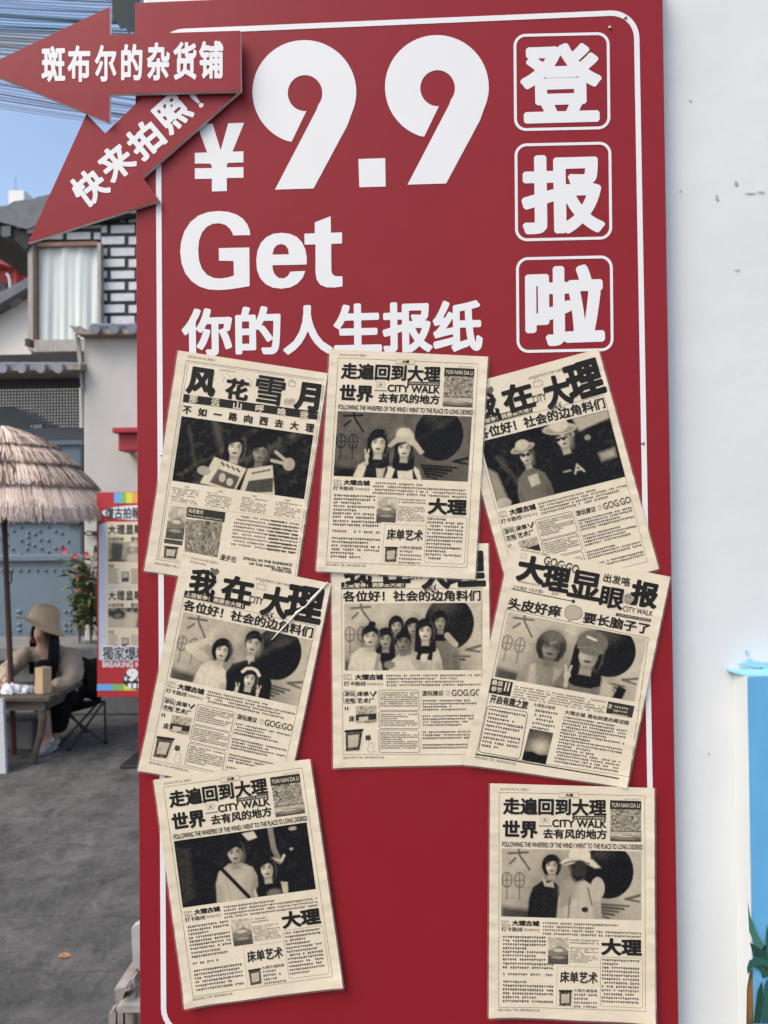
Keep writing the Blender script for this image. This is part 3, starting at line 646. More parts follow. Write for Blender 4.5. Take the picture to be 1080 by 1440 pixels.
# hair
fh = Vector((fd.x, fd.y, 0)).normalized(); fp = Vector((-fh.y, fh.x, 0))
b = MB(); na, nz = 44, 22; vs = []
for j in range(nz+1):
    v = j/nz
    for i in range(na+1):
        a = math.radians(84+196*i/na); sd_ = abs(math.cos(a/2))                       # 1 near the face, 0 at the back
        ln = .30 if i < na*.25 or i > na*.75 else .25
        z = .075-(ln+.075+.02*math.sin(i*1.7))*v
        r = (.082+.012*math.sin(v*3)+.006*math.sin(i*2.3)*v)*(1-.25*max(0, v-.75)*4*.5)*(.55+.45*min(1, v*6))
        d = fh*math.cos(a)+fp*math.sin(a); sp = (1+.12*v)
        vs.append(HC+Vector((.008, .012, z))+d*r*sp+fh*(.03*v*(1 if math.cos(a) > 0 else 0)))
b.add(vs, [(j*(na+1)+i, j*(na+1)+i+1, (j+1)*(na+1)+i+1, (j+1)*(na+1)+i) for j in range(nz) for i in range(na)])
o = b.obj('hair', 'hair', t, smooth=True, loc=L0); o.modifiers.new('s', 'SOLIDIFY').thickness = .014
# bucket hat
hx = (Vector((.28, .1, 1))).normalized(); ha = hx.orthogonal().normalized(); hb = hx.cross(ha); hc = W(61, 873, 5.53)
prof = [(0, .118), (.04, .116), (.072, .106), (.092, .082), (.1, .045), (.104, .008), (.108, -.005), (.14, -.024), (.175, -.046), (.188, -.052)]
n = 48; b = MB(); vs = []
for i, (r, z) in enumerate(prof):
    for k in range(n):
        a = 2*math.pi*k/n; fl = max(0, (r-.116)/.085); d = ha*math.cos(a)+hb*math.sin(a)
        dn = .045*fl*max(0, d.x)+.012*fl*math.sin(3*a+1)-.03*fl*max(0, -d.x)-.045*fl*max(0, -d.y)
        vs.append(hc+d*(r*(1-.14*fl*max(0, d.x)))+hx*(z-dn))
b.add(vs, [(i*n+k, i*n+(k+1) % n, (i+1)*n+(k+1) % n, (i+1)*n+k) for i in range(len(prof)-1) for k in range(n)])
o = b.obj('hat', 'hat', t, smooth=True, loc=L0); s_ = o.modifiers.new('s', 'SOLIDIFY'); s_.thickness = .006; o.modifiers.new('ss', 'SUBSURF').render_levels = 1

# fallen leaf, metal rack at the foot of the board
p = G(90, 1347); b = MB(); b.add([p+Vector((-.024, .002, .006)), p+Vector((-.008, -.012, .009)), p+Vector((.012, -.01, .006)), p+Vector((.026, .004, .005)), p+Vector((.008, .013, .012)), p+Vector((-.012, .012, .012))], [(0, 1, 2, 3, 4, 5)], (.30, .13, .055))
tag(b.obj('fallen_leaf', 'leaf', None, loc=p), 'small orange leaf lying on the grey paving', 'leaf')
t = thing('metal_rack', 'rusty folded metal legs and pale bars behind the board foot', 'rack', G(180, 1440, .2)); L0 = t.location[:]; RD = 1.9
b = MB(); wpoly(b, [(184.5, 1306), (194, 1300), (215, 1300), (215, 1480), (191, 1480), (190, 1380), (187, 1360)], RD, .03); b.obj('upright', 'grey_paint', t, loc=L0)
for pts in ([(160, 1392), (176, 1389), (180, 1393), (165, 1398)], [(163, 1418), (172, 1414), (200, 1415), (198, 1424), (165, 1424)]):
    b = MB(); wpoly(b, pts, RD-.08, .12); b.obj('cross_bar', 'rust', t, loc=L0)
for pts in ([(162, 1397), (176, 1394), (170, 1412), (164, 1416)], [(174, 1411), (190, 1395), (191, 1412)], [(153, 1426), (160, 1420), (163, 1424), (160, 1500), (150, 1500)], [(165, 1425), (173, 1425), (173, 1500), (166, 1500)], [(176, 1425), (188, 1425), (186, 1500), (176, 1500)], [(182, 1380), (188, 1376), (190, 1388), (183, 1391)]):
    b = MB(); wpoly(b, pts, RD-.05, .03); b.obj('leg', 'rust', t, loc=L0)

# ---------------------------------------------------------------- shade strips overhead
CZ = 4.4
t = thing('shade_strips', 'overhead sunshade of many thin pale and blue cloth strips', 'sunshade', W(60, 60, 4.8)); L0 = t.location[:]
b = MB(); rr = random.Random(11); v0 = None
y = -30.0
while y < 152:
    # each strip is a narrow ribbon hung at its own distance, sagging a little to the right
    yy = y; wpx = rr.uniform(.6, 2.3); f = max(0, min(1, yy/130))
    c = rr.choice([(.30, .34, .4), (.18, .24, .3), (.6, .63, .68), (.12, .2, .24), (.42, .46, .5)])
    if 10 < yy < 45 and rr.random() < .7: c = (.08, .18, .2)
    if 48 < yy < 90 and rr.random() < .65: c = rr.choice([(.42, .31, .17), (.36, .36, .2), (.5, .42, .3)])
    if yy < 10 and rr.random() < .4: c = (.2, .22, .12)
    if yy > 95: c = rr.choice([(.55, .5, .56), (.3, .27, .34), (.66, .66, .72)])
    d = 4.3+f*1.0; sl = .035+.11*f+rr.uniform(-.012, .012)
    A = [W(x, yy-3+(x*sl)+4*math.sin(x*.008+yy*.05), d) for x in range(-240, 231, 47)]
    wv = wpx*d/F
    vs = []
    for p in A: vs += [p, p+Vector((0, -wv*.8, wv*.75))]
    b.add(vs, [(2*i, 2*i+1, 2*i+3, 2*i+2) for i in range(len(A)-1)], c)
    y += wpx+rr.uniform(1.2, 3.0)
b.obj('strips', 'strip', t, loc=L0)
b = MB(); wpoly(b, [(155, -120), (198, -120), (196, 20), (193, 40), (190, 49), (186, 42), (181, 47), (176, 38), (170, 41), (163, 30), (158, 33)], 3.6, .003)
tag(b.obj('dark_drape', 'cloth_dark', None, loc=W(175, 0, 3.6)), 'dark ragged cloth hanging beside the top of the red board', 'cloth')

# ================================================================ THE RED BOARD
BY = BOARD_Y
t = thing('promotion_board', 'tall red board with white price lettering and rounded white border', 'sign', (.05, BY, 0)); L0 = (.05, BY, 0); board = t
BQ = [(189.5, 3.5), (931.5, -27), (197, 1478), (955, 1474)]
b = MB(); b.prism([W(x, y, BY) for x, y in (BQ[0], BQ[1], BQ[3], BQ[2])], (0, .012, 0)); o = bevel(b.obj('panel', 'vinyl_red', t, loc=L0), .0012, 1)
b = MB(); A, B_, C, D = [W(x, y, BY+.0125) for x, y in BQ]
for p, q in ((A, B_), (B_, D), (D, C), (C, A)):
    pass
b.prism([W(x, y, BY+.0125) for x, y in ((190.5, 6), (931.0, -26), (954.5, 1476), (198, 1478))], (0, .016, 0)); b.obj('backing', 'foam_edge', t, loc=L0)
def sheet_poly(mb, pts, y, col=(1, 1, 1)): mb.add([W(px, py, y) for px, py in pts], [tuple(range(len(pts)))], col)
EPS = .0006
def rrect(c, rad, n=8):
    """rounded quad outline from 4 corners TL TR BR BL"""
    out = []
    for i in range(4):
        p = np.array(c[i], float); a = np.array(c[i-1], float); q = np.array(c[(i+1) % 4], float)
        da = (a-p)/np.linalg.norm(a-p)*rad; dq = (q-p)/np.linalg.norm(q-p)*rad
        for k in range(n+1):
            th = k/n*math.pi/2; out.append(tuple(p+da*(1-math.sin(th))+dq*(1-math.cos(th))))
    return out
def ring_poly(mb, c, rad, w_, y):
    o = rrect(c, rad); cc = np.mean(np.array(c, float), 0)
    inner = []
    for i in range(4):
        p = np.array(c[i], float); a = np.array(c[i-1], float); q = np.array(c[(i+1) % 4], float)
        inner.append(tuple(p+(a-p)/np.linalg.norm(a-p)*w_+(q-p)/np.linalg.norm(q-p)*w_))
    n_ = rrect(inner, max(1, rad-w_)); k = len(o)
    mb.add([W(*p, y) for p in o]+[W(*p, y) for p in n_], [(i, (i+1) % k, k+(i+1) % k, k+i) for i in range(k)])
b = MB(); ring_poly(b, [(218, 42), (898.5, 13), (924, 1456), (226.5, 1458)], 40, 7.6, BY-EPS); b.obj('border_line', 'vinyl_white', t, loc=L0)
# price: hand drawn figures (zoom coordinates / 3)
def arc(cx, cy, rx, ry, a0, a1, n=28): return [(cx+rx*math.cos(math.radians(a0+(a1-a0)*i/n)), cy+ry*math.sin(math.radians(a0+(a1-a0)*i/n))) for i in range(n+1)]
nine = [(500, 800), (663, 795), (806, 528)] + arc(624, 388, 219, 219, 24, -250, 60) + [(570, 598), (632, 470)] + arc(627, 393, 73, 76, 86, 400, 40) + [(676, 462)]
nine = [(x/3+220, y/3) for x, y in nine]
from mathutils.geometry import tessellate_polygon
def flat_poly(mb, pts, y, col=(1, 1, 1)):
    P = [Vector((p[0], p[1], 0)) for p in pts]; tr = tessellate_polygon([P])
    mb.add([W(p[0], p[1], y) for p in pts], [tuple(q) for q in tr], col)
for dx, dy in ((0, 0), (186.4, -7)):
    b = MB(); flat_poly(b, [(x+dx, y+dy) for x, y in nine], BY-EPS); b.obj('numeral', 'vinyl_white', t, loc=L0)
b = MB(); flat_poly(b, [(852/3+220, 671/3), (965/3+220, 667/3), (967/3+220, 787/3), (856/3+220, 790/3)], BY-EPS); b.obj('decimal_point', 'vinyl_white', t, loc=L0)
yen = [(830, 524), (897, 522), (931, 634), (963, 520), (1030, 518), (981, 640), (1027, 638), (1027, 685), (962, 687), (957, 697), (957, 706), (1027, 705), (1027, 750), (957, 751), (957, 806), (894, 808), (894, 754), (822, 755), (822, 710), (894, 709), (893, 698), (887, 690), (822, 690), (822, 645), (874, 643)]
b = MB(); flat_poly(b, [(x/3, y/3) for x, y in yen], BY-EPS); b.obj('yen_sign', 'vinyl_white', t, loc=L0)
Gl = arc(255, 1057, 155, 167, -24, -90, 10)[::1]
Gp = [(323, 993), (396, 992)] + [(393, 970), (382, 944), (364, 922), (338, 905), (304, 894), (262, 890), (216, 895), (176, 910), (143, 937), (118, 975), (104, 1020), (100, 1062), (106, 1112), (122, 1153), (148, 1186), (182, 1209), (220, 1221), (262, 1224), (304, 1221), (346, 1215), (393, 1207), (392, 1044), (263, 1047), (264, 1100), (325, 1101), (327, 1162), (304, 1170), (274, 1175), (243, 1173), (214, 1160), (192, 1134), (180, 1100), (176, 1057), (180, 1014), (192, 981), (212, 957), (238, 944), (266, 942), (292, 949), (310, 965), (320, 982)]
ep = [(489, 1119), (634, 1116), (634, 1085), (628, 1052), (614, 1022), (592, 999), (562, 986), (528, 982), (494, 986), (464, 1000), (441, 1024), (426, 1058), (421, 1100), (425, 1142), (438, 1174), (460, 1198), (490, 1213), (528, 1218), (566, 1212), (596, 1196), (617, 1172), (628, 1143), (565, 1146), (554, 1165), (536, 1175), (515, 1172), (499, 1158), (491, 1138)]
eh = [(489, 1074), (559, 1073), (555, 1050), (543, 1034), (525, 1029), (507, 1035), (495, 1050)]
tp = [(668, 938), (735, 912), (736, 982), (783, 980), (783, 1027), (737, 1029), (738, 1140), (742, 1156), (754, 1165), (785, 1166), (785, 1208), (752, 1213), (718, 1212), (692, 1202), (676, 1180), (671, 1150), (671, 1031), (625, 1032), (624, 986), (668, 984)]
cv = lambda P: [(x/3+220, y/3) for x, y in P]
b = MB(); flat_poly(b, cv(Gp), BY-EPS)
P0 = [Vector((x, y, 0)) for x, y in cv(ep)]; P1 = [Vector((x, y, 0)) for x, y in cv(eh)]; tr = tessellate_polygon([P0, P1]); b.add([W(p.x, p.y, BY-EPS) for p in P0+P1], [tuple(q) for q in tr])
flat_poly(b, cv(tp), BY-EPS); b.obj('word_lettering', 'vinyl_white', t, loc=L0)
def board_text(mb, s, quad, y, bold, res=80, sharp=True):
    V, Fc, lo, hi = text_shape(s, bold, res, sharp)
    a = (V[:, 0]-lo[0])/(hi[0]-lo[0]); v = (hi[1]-V[:, 1])/(hi[1]-lo[1])
    P = quad_map(quad, a, v); mb.add([W(x, yy, y) for x, yy in P], Fc)
b = MB(); board_text(b, '你的人生报纸', [(255, 434), (678, 421), (256, 502), (679, 494)], BY-EPS, .034, 96); b.obj('slogan_lettering', 'vinyl_white', t, loc=L0)
for ch, (x0, y0, x1, y1), cq in (('登', (722, 47, 857, 183), [(731, 63), (845, 59), (733, 174), (847, 171)]), ('报', (723.5, 201, 859.5, 338), [(733, 219), (848, 216), (734, 330), (851, 327)]), ('啦', (725.5, 361, 861.5, 495), [(738, 375), (849, 371), (739, 488), (851, 484)])):
    b = MB(); ring_poly(b, [(x0, y0+1), (x1, y0-2), (x1+1.5, y1-1.5), (x0+1, y1+1.5)], 17, 4.0, BY-EPS)
    o = b.obj('character_box', 'vinyl_white', t, loc=L0)
    b = MB(); board_text(b, ch, cq, BY-EPS, .038, 120); b.obj('character_lettering', 'vinyl_white', o, loc=L0)
for (x, y) in ((858, 39), (879, 25), (904, 623), (228, 640)):
    b = MB(); p = W(x, y, BY-.0004); b.tube([p, p+Vector((0, -.0015, 0)), p+Vector((0, -.0028, 0))], [.0036, .0032, .0012], 12); b.obj('screw', 'screw', t, smooth=True, loc=L0)

# ---------------------------------------------------------------- arrow signs
def arrow(label, pts, y, th, words, loc):
    t = thing('arrow_sign', label, 'sign', loc, 'arrow signs fixed to the board corner'); Lo = t.location[:]
    b = MB(); P = [W(px, py, y) for px, py in pts]; b.prism([p+Vector((0, .0012, 0)) for p in P], (0, th-.0012, 0)); bevel(b.obj('foam_core', 'foam_edge', t, loc=Lo), .0006, 1)
    b = MB(); flat_poly(b, pts, y); b.obj('face', 'vinyl_red', t, loc=Lo)
    b = MB(); [board_text(b, s, q, y-EPS, bo, 80) for s, q, bo in words]; b.obj('lettering', 'vinyl_white', t, loc=Lo)
    return t
A2 = [(39, 341.5), (121.7, 160), (148, 187.5), (262, 78), (339, 126.5), (200, 249), (224, 282)]
def rot_quad(c, dirv, w_, h_):
    d = np.array(dirv, float); d /= np.linalg.norm(d); n = np.array((-d[1], d[0])); c = np.array(c, float)
    return [c-d*w_/2-n*h_/2, c+d*w_/2-n*h_/2, c-d*w_/2+n*h_/2, c+d*w_/2+n*h_/2]
dv = (351, -312)
w2 = [(ch, rot_quad((x/3, y/3), (dv[0]+k, dv[1]), 46.5, 47), .036) for ch, x, y, k in (('快', 377, 790, 60), ('来', 490, 685, 40), ('拍', 612, 590, 20), ('照', 727, 478, 0))] + [('!', rot_quad((829/3, 422/3), dv, 7, 26), .03)]
arrow('red arrow sign slanting down to the left with four white characters', A2, BY-.011, .009, w2, W(150, 250, BY-.011))
A1 = [(-29, 97), (154.3, 9.5), (154.3, 49), (338, 43), (339, 127.5), (154, 132), (153.6, 172)]
ch7 = '斑布尔的杂货铺'; bx = [(175, 275, 195, 347), (285, 381, 192, 347), (400, 491, 190, 345), (511, 601, 186, 340), (620, 716, 180, 340), (731, 829, 177, 337), (840, 942, 173, 333)]
w1 = [(c, [(x0/3, y0/3), (x1/3, y0/3-.4), (x0/3, y1/3), (x1/3, y1/3-.4)], .034) for c, (x0, x1, y0, y1) in zip(ch7, bx)]
arrow('red arrow sign pointing straight left with seven white characters', A1, BY-.022, .009, w1, W(150, 90, BY-.022))

# ================================================================ NEWSPAPERS
INK = np.array((.007, .008, .010)); PAP = np.array((.65, .56, .405))
def tone(v):
    v = np.clip(np.asarray(v, float), 0, 1)[..., None]; return INK*(1-v)+PAP*v
class Canvas:
    """a printed grey picture painted on a grid: x 0..2, y 0..1 downwards"""
    def __init__(s, W_=288, H_=144, val=.1):
        s.X, s.Y = np.meshgrid(np.linspace(0, 2, W_), np.linspace(0, 1, H_)); s.a = np.full(s.X.shape, float(val))
    def mix(s, m, v): s.a = s.a*(1-m)+v*m
    def ell(s, x, y, rx, ry, v, ang=0, soft=.12, k=1.):
        c, q = math.cos(ang), math.sin(ang); dx, dy = s.X-x, s.Y-y
        r = np.hypot((dx*c+dy*q)/rx, (-dx*q+dy*c)/ry); s.mix(k*np.clip((1-r)/soft+.5, 0, 1), v)
    def poly(s, P, v, soft=.012, k=1.):
        P = np.array(P, float); Q = np.roll(P, -1, 0); ins = np.zeros(s.X.shape, bool); D = np.full(s.X.shape, 9.)
        for (x0, y0), (x1, y1) in zip(P, Q):
            cr = (y0 > s.Y) != (y1 > s.Y)
            with np.errstate(divide='ignore', invalid='ignore'): xx = x0+(s.Y-y0)*(x1-x0)/(y1-y0 if y1 != y0 else 1e-9)
            ins ^= cr & (s.X < xx)
            t_ = np.clip(((s.X-x0)*(x1-x0)+(s.Y-y0)*(y1-y0))/max(1e-9, (x1-x0)**2+(y1-y0)**2), 0, 1)
            D = np.minimum(D, np.hypot(s.X-x0-t_*(x1-x0), s.Y-y0-t_*(y1-y0)))
        s.mix(k*np.clip(np.where(ins, D, -D)/soft+.5, 0, 1), v)
    def line(s, P, w_, v, soft=.012, k=1.):
        D = np.full(s.X.shape, 9.)
        for (x0, y0), (x1, y1) in zip(P[:-1], P[1:]):
            t_ = np.clip(((s.X-x0)*(x1-x0)+(s.Y-y0)*(y1-y0))/max(1e-9, (x1-x0)**2+(y1-y0)**2), 0, 1)
            D = np.minimum(D, np.hypot(s.X-x0-t_*(x1-x0), s.Y-y0-t_*(y1-y0)))
        s.mix(k*np.clip((w_-D)/soft+.5, 0, 1), v)
    def noise(s, amt, cell, seed=0):
        r = np.random.default_rng(seed); h, w_ = s.X.shape; g = r.uniform(-1, 1, (int(h/cell)+3, int(w_/cell)+3))
        yi, xi = np.arange(h)/cell, np.arange(w_)/cell; y0, x0 = yi.astype(int), xi.astype(int); fy, fx = (yi-y0)[:, None], (xi-x0)[None]
        fy, fx = fy*fy*(3-2*fy), fx*fx*(3-2*fx)
        n = g[y0][:, x0]*(1-fy)*(1-fx)+g[y0+1][:, x0]*fy*(1-fx)+g[y0][:, x0+1]*(1-fy)*fx+g[y0+1][:, x0+1]*fy*fx
        s.a = s.a+amt*n; return s
    def blur(s):
        if s.a.shape[1] > 200: q = s.a.copy(); s.noise(.045, 2.2, 41); s.noise(.04, 5, 42); s.a = q+(s.a-q)*(.15+q)
        s.a = np.clip((s.a-.07)*1.22, 0, 1)
        p = np.pad(s.a, 1, mode='edge'); k = np.array((.22, .56, .22)); q = sum(k[i]*p[i:i+s.a.shape[0]] for i in range(3)); s.a = sum(k[i]*q[:, i:i+s.a.shape[1]] for i in range(3))
        r = np.random.default_rng(s.a.shape[1]); s.a = s.a+r.normal(0, .014, s.a.shape)
    # --- figures
    def face(s, x, y, r, v=.8, hair='long', hv=.04, tilt=0., shade=.0, glasses=False):
        """front face of half height r"""
        hw = r*.76; s.ell(x, y, hw*1.7, r*1.6, .1, soft=.9, k=.4)
        if hair == 'long':
            s.ell(x, y-.12*r, hw*1.38, r*1.32, hv, soft=.1); s.poly([(x-hw*1.35, y-.2*r), (x+hw*1.35, y-.2*r), (x+hw*1.55, y+2.2*r), (x+hw*.7, y+2.5*r), (x-hw*.7, y+2.5*r), (x-hw*1.55, y+2.2*r)], hv)
        elif hair == 'bob': s.ell(x, y-.05*r, hw*1.5, r*1.3, hv, soft=.1)
        elif hair == 'short': s.ell(x, y-.3*r, hw*1.2, r*1.05, hv, soft=.1)
        elif hair == 'bun': s.ell(x, y-.25*r, hw*1.18, r*1.05, hv, soft=.1); s.ell(x+.2*r, y-1.35*r, r*.4, r*.32, hv)
        s.poly([(x-hw*.45, y+.4*r), (x+hw*.45, y+.4*r), (x+hw*.55, y+1.6*r), (x-hw*.55, y+1.6*r)], v*.72, soft=.02)
        s.ell(x, y-.1*r, hw, r*.85, v*.93, soft=.16); s.ell(x, y+.4*r, hw*.72, r*.66, v*.9, soft=.2)
        s.ell(x-.1*hw, y-.1*r, hw*.62, r*.66, min(1, v*1.06), soft=.7, k=.8); s.ell(x+hw*.75, y+.1*r, hw*.5, r*.9, v*.5, soft=1.1, k=.75); s.ell(x-hw*.45, y+.25*r, hw*.3, r*.25, min(1, v*1.12), soft=1.2, k=.6); s.ell(x, y+.98*r, hw*.6, r*.16, v*.45, soft=1., k=.7)
        if hair: 
            s.poly([(x-hw*1.05, y+.1*r), (x-hw*1.02, y-.75*r), (x, y-1.15*r), (x+hw*1.02, y-.75*r), (x+hw*1.05, y+.1*r), (x+hw*.84, y-.3*r), (x+hw*.3, y-.56*r), (x-hw*.2, y-.42*r), (x-hw*.7, y-.24*r)], hv, soft=.025)
            for q in range(4): s.line([(x-hw*(1.0-.35*q), y-.95*r), (x-hw*(1.15-.2*q), y-.3*r)], r*.03, hv+.14, soft=.03, k=.5)
        if hair in ('long', 'bob'):
            for q in (-1, 1): s.line([(x+q*hw*.96, y-.3*r), (x+q*hw*1.02, y+.3*r), (x+q*hw*.86, y+.95*r)], r*.13, hv, soft=.02)
        for q in (-1, 1):
            ex = x+q*hw*.42; s.ell(ex, y-.05*r, hw*.23, r*.085, .05, soft=.7); s.ell(ex, y-.13*r, hw*.34, r*.14, v*.6, soft=1.4, k=.45); s.line([(ex-hw*.24, y-.24*r), (ex+hw*.22, y-.27*r)], r*.045, .08, soft=r*.08, k=.95)
            if glasses: s.line([(ex+hw*.34*math.cos(a), y-.04*r+r*.2*math.sin(a)) for a in np.linspace(0, 6.3, 14)], r*.03, .08, soft=.012)
        s.line([(x+.02*r, y+.02*r), (x+.1*r, y+.3*r), (x-.08*r, y+.34*r)], r*.02, v*.4, soft=r*.12, k=.75); s.ell(x+hw*.12, y+.18*r, hw*.3, r*.3, v*.8, soft=1.6, k=.4); s.ell(x, y+.57*r, hw*.34, r*.1, .1, soft=.8, k=.95); s.ell(x, y+.72*r, hw*.25, r*.04, v*.7, soft=.9, k=.7)
    def torso(s, x, y, w_, v, edge=None, bottom=1.1, vest=None):
        s.ell(x, y+.5, w_*1.5, .62, .08, soft=.9, k=.45)
        P = [(x-w_*.28, y), (x-w_*.8, y+.1), (x-w_, y+.26), (x-w_*1.08, bottom), (x+w_*1.08, bottom), (x+w_, y+.26), (x+w_*.8, y+.1), (x+w_*.28, y)]
        s.poly(P, v, soft=.02); s.poly([(x-w_*1.1, bottom), (x-w_*.95, y+.28), (x-w_*.7, y+.3), (x-w_*.72, bottom)], v*.72, soft=.06, k=.7); s.poly([(x+w_*1.1, bottom), (x+w_*.95, y+.28), (x+w_*.62, y+.3), (x+w_*.66, bottom)], v*.66, soft=.06, k=.7)
        for q in range(3): s.line([(x+w_*(-.5+.45*q), y+.2+.04*q), (x+w_*(-.38+.35*q), bottom)], .006, v*.7, soft=.04, k=.6)
    def vsign(s, x, y, r, v=.75, flip=1):
        s.ell(x, y, r*.5, r*.55, v, soft=.2)
        s.line([(x-.15*r*flip, y-.3*r), (x-.5*r*flip, y-1.45*r)], r*.15, v); s.line([(x+.15*r*flip, y-.3*r), (x+.35*r*flip, y-1.5*r)], r*.15, v)
        s.line([(x-.3*r, y+.1*r), (x+.3*r, y+.12*r)], r*.04, v*.6); s.line([(x, y+.3*r), (x+.1*r, y+1.6*r)], r*.3, v*.95)
    def straw_hat(s, x, y, r, v=.78, tilt=0.):
        s.ell(x, y, r*1.75, r*.55, v*.8, tilt, soft=.12); s.ell(x, y+.1*r, r*1.5, r*.32, v*.45, tilt, soft=.3, k=.7); s.ell(x, y-.42*r, r*.95, r*.72, v, tilt, soft=.14); s.ell(x-.3*r, y-.55*r, r*.4, r*.4, v*1.12, soft=.9, k=.6)
    def sunglasses(s, x, y, r):
        for q in (-1, 1): s.ell(x+q*.36*r, y, .29*r, .2*r, .02, soft=.2)
        s.line([(x-.75*r, y-.08*r), (x+.75*r, y-.08*r)], .05*r, .03)
    def painted_wall(s, v, circ=.06):
        s.a[:] = v; s.noise(.05*v+.02, 17, 3); s.a -= .15*v*np.clip(s.Y-.6, 0, 1)
        for yy, x0, x1 in ((.18, 0, .45), (.4, .0, .7), (.55, 0, .35), (.72, 0, .3)): s.line([(x0, yy), (x1, yy+.01)], .004, v*.72, soft=.02, k=.7)
        s.line([(.1, .07), (.38, .05)], .017, v*.35); s.line([(.24, 0), (.26, .1), (.4, .3)], .016, v*.35); s.line([(.2, .14), (.12, .22)], .016, v*.35)
        for cx in (.08, .26): s.line([(cx+.07*math.cos(a), .46+.11*math.sin(a)) for a in np.linspace(0, 6.3, 20)], .009, v*.4); s.line([(cx, .36), (cx, .74)], .008, v*.4); s.line([(cx-.06, .47), (cx+.06, .46)], .008, v*.4)
        s.poly([(0, .85), (.5, .9), (.5, 1.1), (0, 1.1)], v*.25, soft=.08)
        s.ell(1.53, .3, .36, .4, circ, soft=.03); s.ell(1.42, .05, .2, .12, circ+.12, soft=1.4, k=.6)
        for q in range(5): s.line([(1.3+.02*q, .78+.04*q), (1.82-.07*q, .8+.045*q)], .014+.004*(q % 2), v*.25, soft=.02)
        s.line([(1.78, .7), (1.98, .64)], .02, v*.35); s.line([(1.78, .7), (1.97, .73)], .016, v*.35)
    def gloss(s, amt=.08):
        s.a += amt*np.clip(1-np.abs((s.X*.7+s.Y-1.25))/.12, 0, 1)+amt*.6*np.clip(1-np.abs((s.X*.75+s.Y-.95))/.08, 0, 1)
def photo_two_women():
    c = Canvas(); c.painted_wall(.2, .035); c.torso(.6, .72, .3, .78); c.poly([(.5, .74), (.42, 1.1), (.66, 1.1), (.62, .78)], .04); c.poly([(.78, .76), (.72, 1.1), (.84, 1.1)], .05)
    c.torso(1.04, .75, .28, .8); c.poly([(.93, .78), (.84, 1.1), (.98, 1.1)], .05); c.poly([(1.16, .8), (1.2, 1.1), (1.3, 1.1)], .06)
    c.face(.64, .47, .155, .85); c.face(1.03, .53, .14, .76); c.poly([(.88, .42), (.9, .3), (.97, .22), (1.08, .22), (1.15, .3), (1.18, .42), (1.03, .39)], .7, soft=.03); c.poly([(.78, .5), (.86, .4), (.92, .36), (1.14, .36), (1.22, .44), (1.33, .58), (1.27, .62), (1.17, .5), (1.03, .43), (.92, .45), (.82, .53)], .62, soft=.02); c.ell(.98, .29, .07, .06, .8, soft=.9)
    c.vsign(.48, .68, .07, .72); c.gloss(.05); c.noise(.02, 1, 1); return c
def photo_suit_and_hat():
    c = Canvas(); c.painted_wall(.58, .035); c.torso(.66, .46, .26, .07); c.face(.72, .24, .125, .72, 'bob'); c.poly([(.56, .36), (.66, .5), (.74, .46), (.76, .56), (.62, .54)], .6)
    c.torso(1.12, .45, .3, .62); c.ell(1.38, .55, .1, .16, .6); c.face(1.05, .24, .13, .22, None); c.poly([(.98, .16), (1.2, .2), (1.2, .42), (1.04, .5)], .07, soft=.04); c.ell(1.12, .08, .155, .13, .84, .1, soft=.1); c.poly([(.84, .2), (.9, .14), (1.0, .1), (1.24, .1), (1.32, .15), (1.42, .25), (1.34, .26), (1.22, .2), (1.1, .18), (.94, .22)], .8, soft=.03); c.line([(.9, .2), (1.0, .17), (1.14, .16), (1.26, .2)], .012, .2); c.ell(1.12, .28, .11, .13, .1, soft=.3); c.poly([(.82, .5), (.95, .44), (1.06, .52), (1.0, .8), (.84, .86)], .42, soft=.05); c.line([(1.0, .5), (.96, 1.0)], .01, .2); c.line([(1.24, .55), (1.3, .8)], .012, .25)
    c.poly([(.98, .42), (1.1, .5), (1.06, .7), (.94, .66)], .45, soft=.1); c.ell(1.2, .87, .05, .04, .1); c.noise(.025, 1, 2); return c
def photo_night_couple():
    c = Canvas(val=.055); c.noise(.03, 12, 5); c.poly([(0, .1), (.25, .12), (.2, .9), (0, .95)], .1, soft=.1); c.poly([(1.02, .03), (1.2, .02), (1.24, .12), (1.1, .15)], .75); c.line([(1.45, 0), (1.46, .3), (1.52, .52)], .04, .32); c.line([(1.42, .46), (1.55, .52), (1.6, .44)], .02, .7); c.ell(1.78, .06, .06, .03, .5); c.ell(1.72, .36, .03, .02, .5)
    c.torso(.86, .45, .32, .6); c.face(.88, .3, .15, .55, 'short', .03); c.line([(.66, .52), (1.0, .98)], .028, .05); c.torso(1.34, .76, .26, .06); c.poly([(1.08, .9), (1.1, .84), (1.16, 1.1), (1.08, 1.1)], .6); c.poly([(1.5, .82), (1.6, .84), (1.58, 1.1), (1.52, 1.1)], .6); c.face(1.32, .6, .14, .7); c.ell(1.38, .97, .1, .06, .25, soft=.8); c.noise(.015, 1, 3); return c
